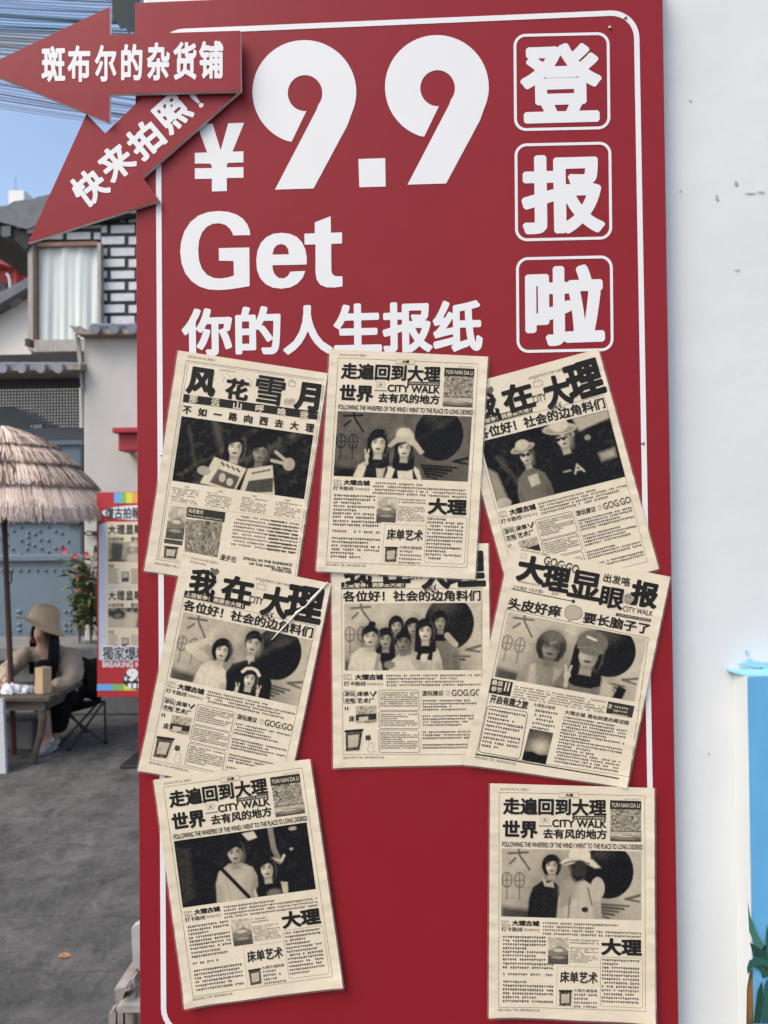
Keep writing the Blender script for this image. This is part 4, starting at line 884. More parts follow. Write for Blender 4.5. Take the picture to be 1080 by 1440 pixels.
def photo_readers():
    c = Canvas(val=.06); c.noise(.05, 9, 6); c.line([(.5, 0), (.9, .9)], .05, .16, soft=.1); c.line([(.15, .2), (.3, .7)], .02, .14, soft=.08); c.torso(.82, .62, .34, .05); c.torso(1.3, .58, .36, .07)
    c.face(.87, .36, .155, .78); c.ell(1.25, .2, .18, .14, .03); c.face(1.25, .38, .15, .36, 'short', .03, glasses=True)
    c.poly([(.58, .55), (1.08, .66), (.96, 1.02), (.42, .98)], .78); c.poly([(.66, .72), (1.0, .8), (.94, 1.02), (.56, .95)], .16); c.poly([(1.1, .66), (1.46, .55), (1.56, 1.02), (1.02, 1.1)], .74); c.poly([(1.14, .84), (1.5, .74), (1.52, .96), (1.1, 1.04)], .14)
    for q in range(4): c.line([(.7+.08*q, .62+.02*q), (.74+.08*q, .66+.02*q)], .014, .12); c.line([(1.18+.07*q, .72-.025*q), (1.22+.07*q, .7-.025*q)], .013, .15)
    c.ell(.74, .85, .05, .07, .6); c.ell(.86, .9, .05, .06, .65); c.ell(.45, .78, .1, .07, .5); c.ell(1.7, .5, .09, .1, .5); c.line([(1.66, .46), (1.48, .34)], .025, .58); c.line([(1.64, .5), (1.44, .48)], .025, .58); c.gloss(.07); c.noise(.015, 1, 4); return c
def photo_straw_hats():
    c = Canvas(val=.06); c.noise(.04, 8, 7); c.poly([(1.45, 0), (2, 0), (2, .12), (1.5, .2)], .55, soft=.04); c.line([(1.3, 0), (1.38, .22)], .04, .62); c.poly([(1.7, .58), (1.95, .56), (1.95, .68), (1.72, .7)], .5, soft=.06); c.ell(1.6, .32, .05, .04, .4)
    c.poly([(0, .4), (.12, .5), (.2, 1), (0, 1.1)], .4, soft=.05); c.ell(.1, .95, .12, .08, .6); c.line([(.2, .3), (.4, .7)], .03, .16, soft=.1)
    c.torso(.62, .56, .26, .25); c.poly([(.56, .66), (.72, .64), (.73, .8), (.58, .82)], .68); c.face(.62, .36, .125, .66, 'short'); c.straw_hat(.6, .24, .11, .66, -.1); c.sunglasses(.62, .35, .1)
    c.torso(1.28, .5, .36, .05); c.face(1.24, .24, .15, .72, 'short'); c.straw_hat(1.22, .1, .15, .74, .12); c.sunglasses(1.2, .25, .12); c.line([(1.28, .78), (1.34, .66), (1.42, .78)], .014, .6); c.line([(1.3, .74), (1.4, .74)], .012, .6); c.line([(1.12, .72), (1.22, .72)], .014, .4); c.noise(.015, 1, 5); return c
def photo_family():
    c = Canvas(); c.painted_wall(.6, .05); c.torso(1.18, .5, .36, .05); c.face(1.14, .24, .15, .68, 'short'); c.poly([(1.08, .44), (1.2, .44), (1.14, .56)], .6)
    c.line([(.2, .5), (.4, .38), (.52, .3)], .05, .75); c.line([(.2, .5), (.5, .62)], .065, .78); c.torso(.62, .62, .24, .8); c.face(.7, .44, .14, .8, 'bob'); c.vsign(.5, .26, .075, .74)
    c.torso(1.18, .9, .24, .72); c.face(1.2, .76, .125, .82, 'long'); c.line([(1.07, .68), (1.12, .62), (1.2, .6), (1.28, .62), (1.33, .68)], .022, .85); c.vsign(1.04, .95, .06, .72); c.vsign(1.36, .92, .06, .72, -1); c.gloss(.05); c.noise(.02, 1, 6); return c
def photo_six_friends():
    c = Canvas(); c.painted_wall(.64, .07)
    c.face(.76, .34, .11, .62, 'long'); c.face(1.0, .36, .11, .62, 'bob'); c.torso(1.42, .46, .25, .3); c.face(1.4, .28, .115, .5, 'long'); c.line([(1.5, .48), (1.62, .62), (1.5, .5)], .04, .55)
    c.torso(.6, .72, .2, .12); c.face(.6, .54, .125, .6, 'long'); c.torso(1.18, .6, .24, .62); c.face(1.18, .42, .135, .78, 'long'); c.poly([(1.1, .6), (1.04, .85), (1.14, .84)], .05); c.poly([(1.3, .6), (1.28, .86), (1.2, .84)], .05)
    c.torso(.3, .66, .24, .78); c.face(.38, .5, .14, .72, 'bun'); c.torso(.86, .76, .22, .7); c.face(.86, .58, .13, .34, 'bun'); c.line([(.5, .78), (.46, .98)], .03, .4); c.line([(.98, .8), (1.06, .95)], .04, .55)
    c.ell(.66, .92, .08, .06, .3); c.ell(1.16, .82, .05, .06, .72); c.noise(.022, 1, 7); return c
def photo_selfie():
    c = Canvas(); c.painted_wall(.66, .06); c.torso(.66, .62, .34, .42); c.poly([(.46, .72), (.54, .68), (.6, 1.1), (.48, 1.1)], .62, soft=.04); c.poly([(.8, .7), (.9, .7), (1.0, 1.1), (.84, 1.1)], .62, soft=.04)
    c.torso(1.24, .66, .4, .26); c.poly([(1.5, .72), (1.66, .82), (1.7, 1.1), (1.5, 1.1)], .6, soft=.05); c.face(.7, .4, .19, .36, 'bob', .1, glasses=True); c.face(1.24, .4, .21, .58, 'long', .06); c.ell(1.26, .22, .22, .2, .24, soft=.16); c.line([(1.08, .33), (1.26, .29), (1.44, .34)], .012, .3)
    c.line([(1.18, .14), (1.3, .17)], .016, .9, soft=.02); c.line([(.86, .1), (1.0, .13)], .012, .8, soft=.03); c.ell(.72, .22, .16, .1, .3, soft=.8, k=.6)
    c.vsign(1.0, .78, .1, .62); c.poly([(1.74, .8), (1.86, .84), (1.8, 1.1), (1.66, 1.1)], .06); c.noise(.02, 1, 8); return c
def thumb_town(seed=1):
    c = Canvas(70, 60, .4); c.noise(.3, 3, seed); c.noise(.25, 1.5, seed+1); c.poly([(.8, .3), (1.2, .28), (1.5, .75), (.5, .8)], .3, soft=.1, k=.6); return c
def thumb_lake(seed=1):
    c = Canvas(60, 60, .62); c.noise(.18, 9, seed); c.poly([(0, .5), (.6, .42), (1.2, .3), (2, .5), (2, .66), (0, .66)], .3, soft=.06); c.ell(1, .48, .5, .06, .75, soft=.7); c.poly([(0, .68), (2, .64), (2, 1.1), (0, 1.1)], .16, soft=.05); c.ell(1.0, .75, .7, .05, .45, soft=.8); c.noise(.05, 2, seed); return c
def thumb_sunset():
    c = Canvas(60, 60, .3); c.a = .15+.55*np.exp(-((c.X-1.2)**2/.7+(c.Y-.5)**2/.06)); c.noise(.05, 4, 3); c.poly([(0, .75), (.6, .68), (1.3, .74), (2, .7), (2, 1.1), (0, 1.1)], .07, soft=.03); return c
def thumb_reeds():
    c = Canvas(80, 80, .35); c.noise(.2, 4, 9); rr = random.Random(4)
    for k in range(46): x = rr.uniform(0, 2); y = rr.uniform(.3, .95); c.line([(x, y), (x+rr.uniform(-.2, .2), y-rr.uniform(.1, .3))], .012, rr.choice((.08, .12, .7, .6)), soft=.02)
    return c
def thumb_frame(seed=1):
    c = Canvas(60, 60, .85); c.poly([(.1, .1), (1.9, .06), (1.85, .95), (.2, .98)], .15); c.poly([(.4, .28), (1.6, .24), (1.58, .78), (.46, .82)], .62); c.noise(.12, 3, seed); c.line([(0, .08), (2, .05)], .05, .05); return c
def thumb_room():
    c = Canvas(64, 64, .5); c.noise(.25, 5, 12); c.poly([(0, .5), (2, .45), (2, .8), (0, .85)], .1, soft=.05); c.poly([(.3, .65), (1.2, .62), (1.2, .85), (.35, .9)], .7, soft=.03); return c

STEP = .00022
class Paper:
    def __init__(s, label, quad, layer, ref, seed):
        s.y = BY-layer; P = [W(*q, s.y) for q in quad]; s.P = P     # TL TR BL BR
        c = (P[0]+P[1]+P[2]+P[3])/4; ex = ((P[1]-P[0])+(P[3]-P[2])).normalized()
        s.rot = math.atan2(ex.z, ex.x); s.c = c; s.seed = seed; rr = random.Random(seed); s.ph = [rr.uniform(0, 6.3) for _ in range(8)]
        s.t = thing('newspaper', label, 'newspaper', c, 'souvenir newspapers in clear sleeves on the red board', (math.pi/2, 0, 0))
        s.t.rotation_euler = Matrix.Rotation(-s.rot, 3, 'Y').to_4x4().to_3x3().to_4x4().to_euler() if False else (Matrix.Rotation(-s.rot, 3, 'Y') @ Matrix.Rotation(math.pi/2, 3, 'X')).to_euler()
        co, si = math.cos(s.rot), math.sin(s.rot)
        s.Q = [np.array(((p-c).x*co+(p-c).z*si, -(p-c).x*si+(p-c).z*co)) for p in P]
        s.w = np.linalg.norm(s.Q[1]-s.Q[0]); s.h = np.linalg.norm(s.Q[2]-s.Q[0])
        TL, TR, BL = [np.array(q, float) for q in ref]; s.TL = TL; s.A = np.linalg.inv(np.array([TR-TL, BL-TL]).T); s.k = s.w/np.linalg.norm(TR-TL)
    def uv(s, P): return (s.A @ (np.array(P, float).reshape(-1, 2)-s.TL).T).T
    def loc(s, UV):
        return quad_map(s.Q, UV[:, 0], UV[:, 1])
    def warp(s, UV):
        u, v = UV[:, 0], UV[:, 1]; p = s.ph
        z = .0006*np.sin(3.1*u+2.3*v+p[0])+.0003*np.sin(5*v-2*u+p[1])+.001
        m = np.clip(1-np.minimum(u, 1-u)/.075, 0, 1); z = z+m*.0011*(.9+np.sin(64*v+p[2]+2*np.sin(9*v+p[5]))*.6*(.4+.6*np.sin(7*v+p[6])**2)+np.sin(121*v+p[3]+3*np.sin(5*v))*.4)
        mb_ = np.clip((v-.95)/.05, 0, 1); z = z+mb_*(.0004+.0005*np.sin(13*u+p[4]))
        for (cu, cv_, a) in ((0, 1, 0. if s.seed == 3 else .0045), (1, 1, .004 if s.seed in (7, 8, 6) else 0.)):
            d = np.hypot((u-cu), (v-cv_)*1.4); z = z+a*np.clip(1-d/.22, 0, 1)**2
        return z
    def put(s, mb, UV, faces, lev, col):
        UV = np.clip(UV, -.012, 1.012); L = s.loc(UV); z = s.warp(np.clip(UV, 0, 1))+lev*STEP
        mb.add(np.c_[L, z], faces, col)
    def grid(s, mb, P4, nx, ny, lev, col):
        """P4 zoom points TL TR BL BR"""
        U = s.uv(P4); a, b_ = np.meshgrid(np.linspace(0, 1, nx), np.linspace(0, 1, ny)); UV = quad_map(U, a.ravel(), b_.ravel())
        fs = [(j*nx+i, (j+1)*nx+i, (j+1)*nx+i+1, j*nx+i+1) for j in range(ny-1) for i in range(nx-1)]
        s.put(mb, UV, fs, lev, col)
    def rect(s, mb, L, R, h, lev, v):
        """band from zoom point L to R (mid line), height h"""
        P = s.band(L, R, h); n = max(2, int(np.hypot(R[0]-L[0], R[1]-L[1])/40)+2); s.grid(mb, P, n, max(2, int(h/60)+2), lev, tone(v))
    def band(s, L, R, h):
        L, R = np.array(L, float), np.array(R, float); d = R-L; n = np.array((-d[1], d[0]))/np.linalg.norm(d)*h/2
        return [L-n, R-n, L+n, R+n]
    def pic(s, mb, c, P4, lev=1):
        c.blur()
        ny, nx = c.a.shape; s.grid(mb, P4, nx, ny, lev, tone(np.clip(c.a, 0, 1).ravel()))
    def text(s, mb, st, L, R, h, v=.02, bold=.045, res=40, lev=3, sharp=False, gap=0.):
        V, Fc, lo, hi = text_shape(st, bold, res, sharp, gap); P = s.band(L, R, h); U = s.uv(P)
        UV = quad_map(U, (V[:, 0]-lo[0])/(hi[0]-lo[0]), (hi[1]-V[:, 1])/(hi[1]-lo[1])); s.put(mb, UV, Fc, lev, tone(v))
    def poly_line(s, mb, pts, w_, lev, v, closed=False):
        pts = list(pts)+([pts[0]] if closed else [])
        for p, q in zip(pts[:-1], pts[1:]): s.rect(mb, p, q, w_, lev, v)
    def body(s, mb, L, R, gap, lines, size, dens=.93, v=.03, rag=.9, seed=0):
        """lines of tiny unreadable characters; L, R ends of the first line, going down by gap"""
        rr = random.Random(s.seed*31+seed); L, R = np.array(L, float), np.array(R, float); d = R-L; ln = np.linalg.norm(d); d /= ln; n = np.array((-d[1], d[0]))
        pts = []
        for k in range(lines):
            end = ln*(1 if rr.random() < .6 else rr.uniform(.45, rag)); x = 0
            while x < end-size*.7:
                if rr.random() < dens:
                    o = L+n*gap*k+d*x; sz = size*.86
                    for q in range(rr.choice((2, 3))):
                        yy = (q-.9)*sz*.36+rr.uniform(-.05, .05)*sz; x0 = rr.uniform(0, .2)*sz; x1 = rr.uniform(.7, 1)*sz; w_ = sz*.125
                        pts.append([o+d*x0+n*(yy-w_), o+d*x1+n*(yy-w_), o+d*x1+n*(yy+w_), o+d*x0+n*(yy+w_)])
                    xx = rr.uniform(.2, .7)*sz; pts.append([o+d*xx-n*sz*.5, o+d*(xx+sz*.17)-n*sz*.5, o+d*(xx+sz*.17)+n*sz*.5, o+d*xx+n*sz*.5])
                x += size
        if not pts: return
        P = np.array(pts).reshape(-1, 2); m_ = len(pts)
        # horizontals and verticals on two levels so that no faces share a plane
        UV = s.uv(P); L_ = s.loc(UV); lv = np.repeat(np.where(np.arange(m_) % 2 == 0, 2.0, 2.5), 4)+np.repeat(np.arange(m_) % 4*.12, 4)
        mb.add(np.c_[L_, s.warp(np.clip(UV, 0, 1))+lv*STEP], [(4*i, 4*i+1, 4*i+2, 4*i+3) for i in range(m_)], tone(v))
    def sheet(s):
        b = MB(); nx, ny = 40, 64; a, c = np.meshgrid(np.linspace(0, 1, nx), np.linspace(0, 1, ny)); UV = np.c_[a.ravel(), c.ravel()]
        s.put(b, UV, [(j*nx+i, (j+1)*nx+i, (j+1)*nx+i+1, j*nx+i+1) for j in range(ny-1) for i in range(nx-1)], 0, (1, 1, 1))
        o = b.obj('sheet', 'sheet', s.t, smooth=True)
        # welded rim of the clear sleeve
        b = MB(); n = 60
        for (p, q, du, dv_) in (((0, 0), (0, 1), -.011, 0), ((1, 0), (1, 1), .011, 0), ((0, 1), (1, 1), 0, .008)):
            tt_ = np.linspace(0, 1, n); A_ = np.c_[p[0]+(q[0]-p[0])*tt_, p[1]+(q[1]-p[1])*tt_]; B2 = A_+np.array((du, dv_))
            s.put(b, np.r_[A_, B2], [(i, i+1, n+i+1, n+i) for i in range(n-1)], .3, (1, 1, 1))
        b.obj('sleeve_rim', FILM, s.t, smooth=True)
    def finish(s, black, text_, pics, lines):
        for mb, nm in ((lines, 'frame_lines'), (text_, 'fine_print'), (black, 'headline_lettering')):
            if mb.v: mb.obj(nm, 'print', s.t)
        for nm, mb in pics: mb.obj(nm, 'print', s.t, smooth=True)
def film_mat():
    m = bpy.data.materials.new('clear_film'); m.use_nodes = True; nt = m.node_tree; b = nt.nodes['Principled BSDF']
    b.inputs['Base Color'].default_value = (.7, .68, .62, 1); b.inputs['Roughness'].default_value = .08; b.inputs['Alpha'].default_value = .12; b.inputs['Specular IOR Level'].default_value = .6
    return m
FILM = film_mat()
def furniture(p, L, yv):
    pass
def NP(pics, name):
    b = MB(); pics.append((name, b)); return b
DATE = '2025年04月19日 星期六'; FOOT = '微信扫描右下角二维码获取电子版'
REF_A = ((77, 83), (1000, 112), (68, 1395))
def paper_a(label, quad, layer, photo, seed):
    p = Paper(label, quad, layer, REF_A, seed); p.sheet(); hb, tb, lb = MB(), MB(), MB(); pics = []
    p.poly_line(lb, [(128, 134), (946, 156), (940, 1354), (124, 1340)], 1.8, 1.2, .15, True)
    p.rect(lb, (465, 150), (578, 152), 28, 1.6, .93); p.poly_line(lb, rrect([(465, 136), (578, 138), (578, 166), (465, 164)], 8, 3), 1.5, 2, .25, True); p.text(NP(pics, 'tab_lettering'), '大理', (503, 150), (545, 151), 18, .05, .05, 30)
    p.text(NP(pics, 'fine_print'), DATE, (134, 114), (296, 118), 14, .35, .0, 24); p.text(NP(pics, 'fine_print'), '由 CITY WALK 发行', (832, 172), (925, 174), 9, .3, .0, 20)
    p.text(hb, '走遍回到大理', (150, 210), (731, 222), 96, .02, .036, 64); p.text(hb, '世界', (147, 340), (345, 344), 100, .02, .042, 64)
    p.text(hb, 'CITY WALK', (426, 308), (732, 314), 44, .02, .032, 44); p.text(hb, '去有风的地方', (375, 366), (733, 371), 56, .02, .032, 48)
    p.rect(lb, (540, 277), (728, 280), 21, 1.6, .03); p.text(NP(pics, 'fine_print'), '大理·床单艺术·地图指南', (548, 277), (720, 280), 12, .85, .01, 24, lev=3)
    p.poly_line(lb, [(360, 275), (408, 276), (408, 304), (360, 303)], 1.5, 1.6, .4, True); p.text(NP(pics, 'fine_print'), '大', (372, 289), (397, 290), 18, .25, .02, 24); p.rect(lb, (350, 323), (424, 324), 7, 1.6, .35)
    p.text(NP(pics, 'tagline_lettering'), "FOLLOWING THE WHISPERS OF THE WIND I WENT TO THE PLACE I'D LONG DESIRED", (145, 424), (932, 442), 30, .05, .018, 30)
    b = MB(); p.rect(b, (752, 206), (926, 211), 52, 1.1, .04); p.rect(b, (752, 380), (926, 384), 60, 1.1, .2); p.pic(b, thumb_town(seed), [(754, 230), (924, 234), (753, 350), (923, 354)], 1.6); p.pic(b, thumb_lake(seed), [(754, 356), (924, 360), (753, 408), (923, 412)], 1.9); p.text(b, 'YUN NAN DA LI', (760, 206), (918, 211), 24, .9, .012, 36, lev=2.6); pics.append(('picture_column', b))
    b = MB(); p.pic(b, photo(), [(143, 449), (925, 467), (138, 832), (920, 850)], 1.4); pics.append(('photograph', b))
    p.text(NP(pics, 'fine_print'), 'CITY', (140, 862), (186, 864), 17, .3, .0, 30); p.text(NP(pics, 'fine_print'), 'WALK', (140, 880), (190, 882), 13, .3, .0, 30); p.text(NP(pics, 'section_heading'), '大理古城', (199, 868), (353, 871), 31, .03, .05, 40); p.text(NP(pics, 'section_heading'), '打卡路线', (140, 902), (258, 905), 24, .1, .02, 36); p.text(NP(pics, 'fine_print'), 'Itinerary', (266, 906), (354, 908), 26, .35, .0, 30)
    p.body(NP(pics, 'text_column'), (372, 868), (922, 884), 19.5, 4, 12.5, .92, .1)
    p.body(NP(pics, 'text_column'), (148, 946), (396, 950), 21, 7, 13.5, .95, .02, .85, 1); p.body(NP(pics, 'text_column'), (148, 1096), (436, 1101), 21, 2, 13.5, .95, .02, .9, 2); p.body(NP(pics, 'text_column'), (148, 1155), (436, 1160), 21, 1, 14, .7, .08, .95, 3); p.body(NP(pics, 'text_column'), (148, 1198), (436, 1203), 21.5, 6, 13.5, .95, .02, .95, 4)
    b = MB(); p.pic(b, thumb_lake(seed+3), [(402, 948), (516, 951), (400, 1097), (514, 1100)], 1.4); pics.append(('picture', b))
    p.body(NP(pics, 'text_column'), (524, 962), (684, 966), 16, 2, 10, .9, .2, .95, 5)
    p.body(NP(pics, 'text_column'), (522, 1006), (682, 1010), 11, 8, 8, .85, .28, .98, 6)
    p.text(NP(pics, 'section_heading'), '大理', (697, 997), (923, 1002), 96, .02, .048, 64)
    p.poly_line(lb, rrect([(694, 1056), (928, 1060), (924, 1336), (690, 1330)], 16, 4), 1.5, 1.6, .25, True); p.body(NP(pics, 'text_column'), (702, 1072), (918, 1077), 21, 12, 13, .93, .02, .9, 7)
    p.poly_line(lb, [(450, 1110), (692, 1114)], 1.2, 1.6, .4); p.poly_line(lb, [(452, 1112), (446, 1338)], 1.2, 1.8, .4)
    p.text(NP(pics, 'section_heading'), '床单艺术', (467, 1168), (676, 1173), 66, .04, .03, 44)
    b = MB(); p.pic(b, thumb_frame(seed), [(460, 1240), (536, 1242), (456, 1333), (534, 1336)], 1.4); pics.append(('small_picture', b))
    p.text(NP(pics, 'fine_print'), '大理交通指南', (542, 1243), (674, 1246), 17, .15, .01, 26); p.body(NP(pics, 'text_column'), (545, 1267), (682, 1270), 22, 4, 13, .95, .12, .85, 8)
    p.text(NP(pics, 'fine_print'), FOOT, (120, 1353), (352, 1358), 14, .3, .0, 24)
    p.finish(hb, tb, pics, lb); return p
REF_B = ((62, -45), (979, -66), (78, 1240)); REF_B4 = ((262, 30), (1065, 195), (20, 1205))
def paper_b(label, quad, layer, photo, seed):
    p = Paper(label, quad, layer, REF_B4, seed); p.sheet(); hb, tb, lb = MB(), MB(), MB(); pics = []
    # masthead, measured on the paper whose top shows
    p.text(NP(pics, 'fine_print'), DATE, (303, 53), (452, 84), 14, .35, .0, 24); p.text(NP(pics, 'fine_print'), 'BY DREAM WORK', (300, 74), (386, 92), 11, .3, .0, 20)
    p.text(hb, '我', (298, 178), (442, 205), 150, .02, .042, 72); p.text(hb, '在', (472, 214), (640, 246), 150, .02, .046, 72); p.text(hb, '大', (690, 282), (836, 310), 170, .02, .05, 72); p.text(hb, '理', (822, 287), (1022, 325), 196, .02, .044, 72)
    n = 20; H_ = [(16*math.sin(a)**3, -(13*math.cos(a)-5*math.cos(2*a)-2*math.cos(3*a)-math.cos(4*a))) for a in np.linspace(0, 2*math.pi, n, endpoint=False)]
    UV = p.uv([(434+x*1.5, 128+y*1.5+x*.3) for x, y in H_]); p.put(hb, UV, [tuple(range(n))], 3.6, tone(.2))
    p.text(hb, 'CITY', (622, 278), (696, 292), 40, .05, .012, 36, lev=3.8); p.text(hb, 'WALK', (684, 357), (752, 372), 38, .05, .012, 36, lev=3.8)
    p.poly_line(lb, [(664, 196), (712, 206), (708, 232), (660, 222)], 1.8, 1.6, .35, True); p.poly_line(lb, [(674, 197), (690, 178), (704, 203)], 1.8, 1.8, .35); p.text(NP(pics, 'fine_print'), '去有风的地方·大理下城吧', (655, 166), (842, 206), 15, .3, .0, 24)
    # from here down measured on the straight one
    TL, TR, BL = [np.array(q, float) for q in REF_B]; p.TL = TL; p.A = np.linalg.inv(np.array([TR-TL, BL-TL]).T)
    p.rect(lb, (122, 181), (498, 175), 37, 1.6, .03); p.text(NP(pics, 'tagline_lettering'), '上班暂停！我要去大理！', (130, 181), (488, 175), 27, .88, .03, 36)
    p.poly_line(lb, [(122, 202), (942, 196), (940, 1164), (134, 1164)], 1.8, 1.2, .2, True)
    p.text(NP(pics, 'tagline_lettering'), '各位好！社会的边角料们', (132, 244), (934, 238), 64, .03, .03, 56)
    b = MB(); p.pic(b, photo(), [(140, 287), (940, 281), (143, 676), (940, 672)], 1.4); pics.append(('photograph', b))
    p.text(NP(pics, 'fine_print'), 'CITY', (137, 706), (186, 706), 18, .3, .0, 30); p.text(NP(pics, 'fine_print'), 'WALK', (137, 725), (188, 725), 13, .3, .0, 30); p.text(NP(pics, 'section_heading'), '大理古城', (202, 714), (368, 714), 34, .03, .05, 40); p.text(NP(pics, 'section_heading'), '打卡路线', (138, 752), (266, 752), 26, .1, .02, 36); p.text(NP(pics, 'fine_print'), 'Itinerary', (272, 754), (368, 754), 26, .35, .0, 30)
    p.body(NP(pics, 'text_column'), (386, 706), (936, 702), 18.5, 4, 12.5, .92, .1)
    p.poly_line(lb, rrect([(136, 794), (209, 794), (209, 868), (136, 868)], 12, 4), 2.2, 1.6, .1, True); p.text(NP(pics, 'section_heading'), '游玩', (142, 812), (204, 812), 28, .06, .02, 36); p.text(NP(pics, 'section_heading'), '攻略', (142, 850), (204, 850), 28, .06, .02, 36); p.text(NP(pics, 'section_heading'), '床单', (216, 811), (284, 811), 30, .04, .03, 36); p.text(NP(pics, 'section_heading'), '艺术厂', (216, 851), (316, 851), 30, .04, .03, 36); bq = NP(pics, 'brush_mark'); p.poly_line(bq, [(292, 800), (300, 816)], 7, 3.2, .05); p.poly_line(bq, [(328, 796), (306, 826)], 9, 3.3, .05)
    for q, (y0, y1) in enumerate(((790, 907), (915, 1013), (1022, 1152))):
        p.poly_line(lb, rrect([(342, y0), (572, y0-1), (578, y1), (345, y1)], 12, 4), 2.4, 1.6, .1, True); p.body(NP(pics, 'text_column'), (352, y0+16), (566, y0+15), 12.6, int((y1-y0-18)/12.6), 9, .96, .13, .98, 20+q)
    b = MB(); p.pic(b, thumb_room(), [(207, 884), (328, 880), (208, 982), (330, 980)], 1.4); pics.append(('picture', b))
    b = MB(); p.pic(b, thumb_frame(seed), [(143, 1020), (254, 1014), (140, 1148), (238, 1146)], 1.4); pics.append(('small_picture', b))
    p.text(NP(pics, 'section_heading'), '床', (168, 956), (202, 956), 36, .05, .03, 40); p.text(NP(pics, 'section_heading'), '单', (262, 1068), (298, 1066), 36, .05, .03, 40); qm = NP(pics, 'quote_mark'); p.rect(qm, (144, 897), (150, 897), 20, 3, .05); p.rect(qm, (158, 897), (164, 897), 20, 3, .05)
    p.poly_line(lb, [(278, 1100), (300, 1094), (318, 1108), (306, 1128), (322, 1146), (290, 1152), (272, 1136), (284, 1120)], 1.8, 1.6, .4, True)
    p.poly_line(lb, [(588, 790), (588, 1150)], 1.2, 1.6, .4)
    p.text(NP(pics, 'section_heading'), '游玩建议', (595, 808), (718, 806), 31, .06, .02, 40); p.text(NP(pics, 'fine_print'), '⑦', (732, 806), (756, 806), 30, .4, .0, 30); p.text(NP(pics, 'section_heading'), 'GOG:GO', (766, 806), (936, 802), 38, .06, .01, 44)
    for q, (y0, nl) in enumerate(((852, 4), (941, 4), (1034, 3), (1108, 2))): p.body(NP(pics, 'text_column'), (596, y0), (936, y0-4), 17.5, nl, 12, .96, .02, .9, 30+q)
    p.text(NP(pics, 'fine_print'), FOOT, (133, 1181), (372, 1180), 14, .3, .0, 24)
    p.finish(hb, tb, pics, lb); return p
REF_C = ((245, 25), (1052, 185), (8, 1130))
def paper_c(label, quad, layer, photo, seed):
    p = Paper(label, quad, layer, REF_C, seed); p.sheet(); hb, tb, lb = MB(), MB(), MB(); pics = []
    p.text(NP(pics, 'fine_print'), DATE, (296, 44), (442, 74), 14, .35, .0, 24); p.poly_line(lb, [(300, 66), (326, 71), (322, 92), (296, 87)], 1.6, 1.6, .4, True)
    p.text(hb, '大', (280, 134), (420, 160), 138, .02, .058, 64); p.text(hb, '理', (408, 184), (546, 210), 128, .02, .045, 64); p.text(hb, '显', (540, 214), (706, 246), 144, .02, .03, 96); p.text(hb, '眼', (698, 284), (818, 308), 112, .02, .032, 80); p.text(hb, '报', (852, 262), (990, 290), 138, .02, .046, 64)
    p.text(hb, 'GOG:GO', (416, 98), (590, 150), 44, .05, .012, 44, lev=4); p.text(hb, '出发咯', (716, 188), (850, 215), 46, .04, .02, 44, lev=4); p.text(hb, 'CITY WALK', (812, 350), (962, 378), 28, .06, .012, 36)
    # plain smiling disc
    UV = p.uv([(838+24*math.cos(a), 300+28*math.sin(a)) for a in np.linspace(0, 2*math.pi, 24, endpoint=False)]); p.put(hb, UV, [tuple(range(24))], 3.8, tone(.5))
    for dx in (-7, 8): p.rect(hb, (838+dx, 288+dx*.2), (838+dx+4, 289+dx*.2), 16, 4.3, .05)
    p.poly_line(hb, [(824, 310), (834, 319), (847, 317)], 2.5, 4.3, .1)
    p.text(NP(pics, 'fine_print'), '城市漫游指南·床单艺术厂', (282, 206), (400, 230), 12, .3, .0, 24); p.text(NP(pics, 'fine_print'), '正在播放《去大理》', (256, 233), (410, 262), 19, .15, .0, 30); p.text(NP(pics, 'fine_print'), '3:01', (452, 268), (486, 275), 16, .2, .0, 30)
    p.poly_line(lb, [(248, 245), (560, 312)], 4, 1.6, .05); UV = p.uv([(562+9*math.cos(a), 312+9*math.sin(a)) for a in np.linspace(0, 2*math.pi, 12, endpoint=False)]); p.put(lb, UV, [tuple(range(12))], 2.2, tone(.05))
    p.rect(lb, (776, 381), (952, 415), 16, 1.6, .08); p.text(NP(pics, 'fine_print'), '大理·床单艺术·地图指南', (786, 383), (944, 413), 9, .8, .0, 20)
    p.text(NP(pics, 'tagline_lettering'), '头皮好痒', (232, 316), (500, 367), 62, .03, .032, 48); p.text(NP(pics, 'tagline_lettering'), '要长脑子了', (612, 394), (944, 460), 58, .03, .032, 48)
    # plain onion-shaped bubble between the two phrases
    bl = [(518, 366), (524, 344), (546, 332), (574, 334), (600, 348), (608, 372), (602, 394), (578, 406), (552, 406), (540, 416), (532, 400), (520, 388)]
    UV = p.uv(bl); p.put(lb, UV, [tuple(range(len(bl)))], 1.6, tone(.62)); p.poly_line(lb, bl, 2, 2.2, .15, True)
    p.poly_line(lb, [(222, 348), (938, 506), (830, 1232), (72, 1080)], 2, 1.2, .15, True); p.rect(lb, (66, 1081), (778, 1240), 6, 1.9, .04)
    b = MB(); p.pic(b, photo(), [(232, 362), (930, 512), (163, 690), (862, 838)], 1.4); pics.append(('photograph', b))
    p.rect(lb, (140, 735), (248, 758), 74, 1.7, .03); p.text(NP(pics, 'section_heading'), '最佳', (150, 717), (206, 729), 27, .85, .03, 36); p.text(NP(pics, 'section_heading'), '季节', (146, 750), (200, 762), 27, .85, .03, 36); em = NP(pics, 'exclamation_mark'); p.rect(em, (214, 742), (222, 744), 46, 3, .88); p.rect(em, (230, 745), (238, 747), 46, 3, .88)
    p.body(NP(pics, 'text_column'), (264, 742), (720, 838), 13.5, 5, 9, .8, .22, .95, 1)
    p.text(NP(pics, 'section_heading'), '开启有趣之旅', (142, 800), (330, 842), 44, .04, .03, 44)
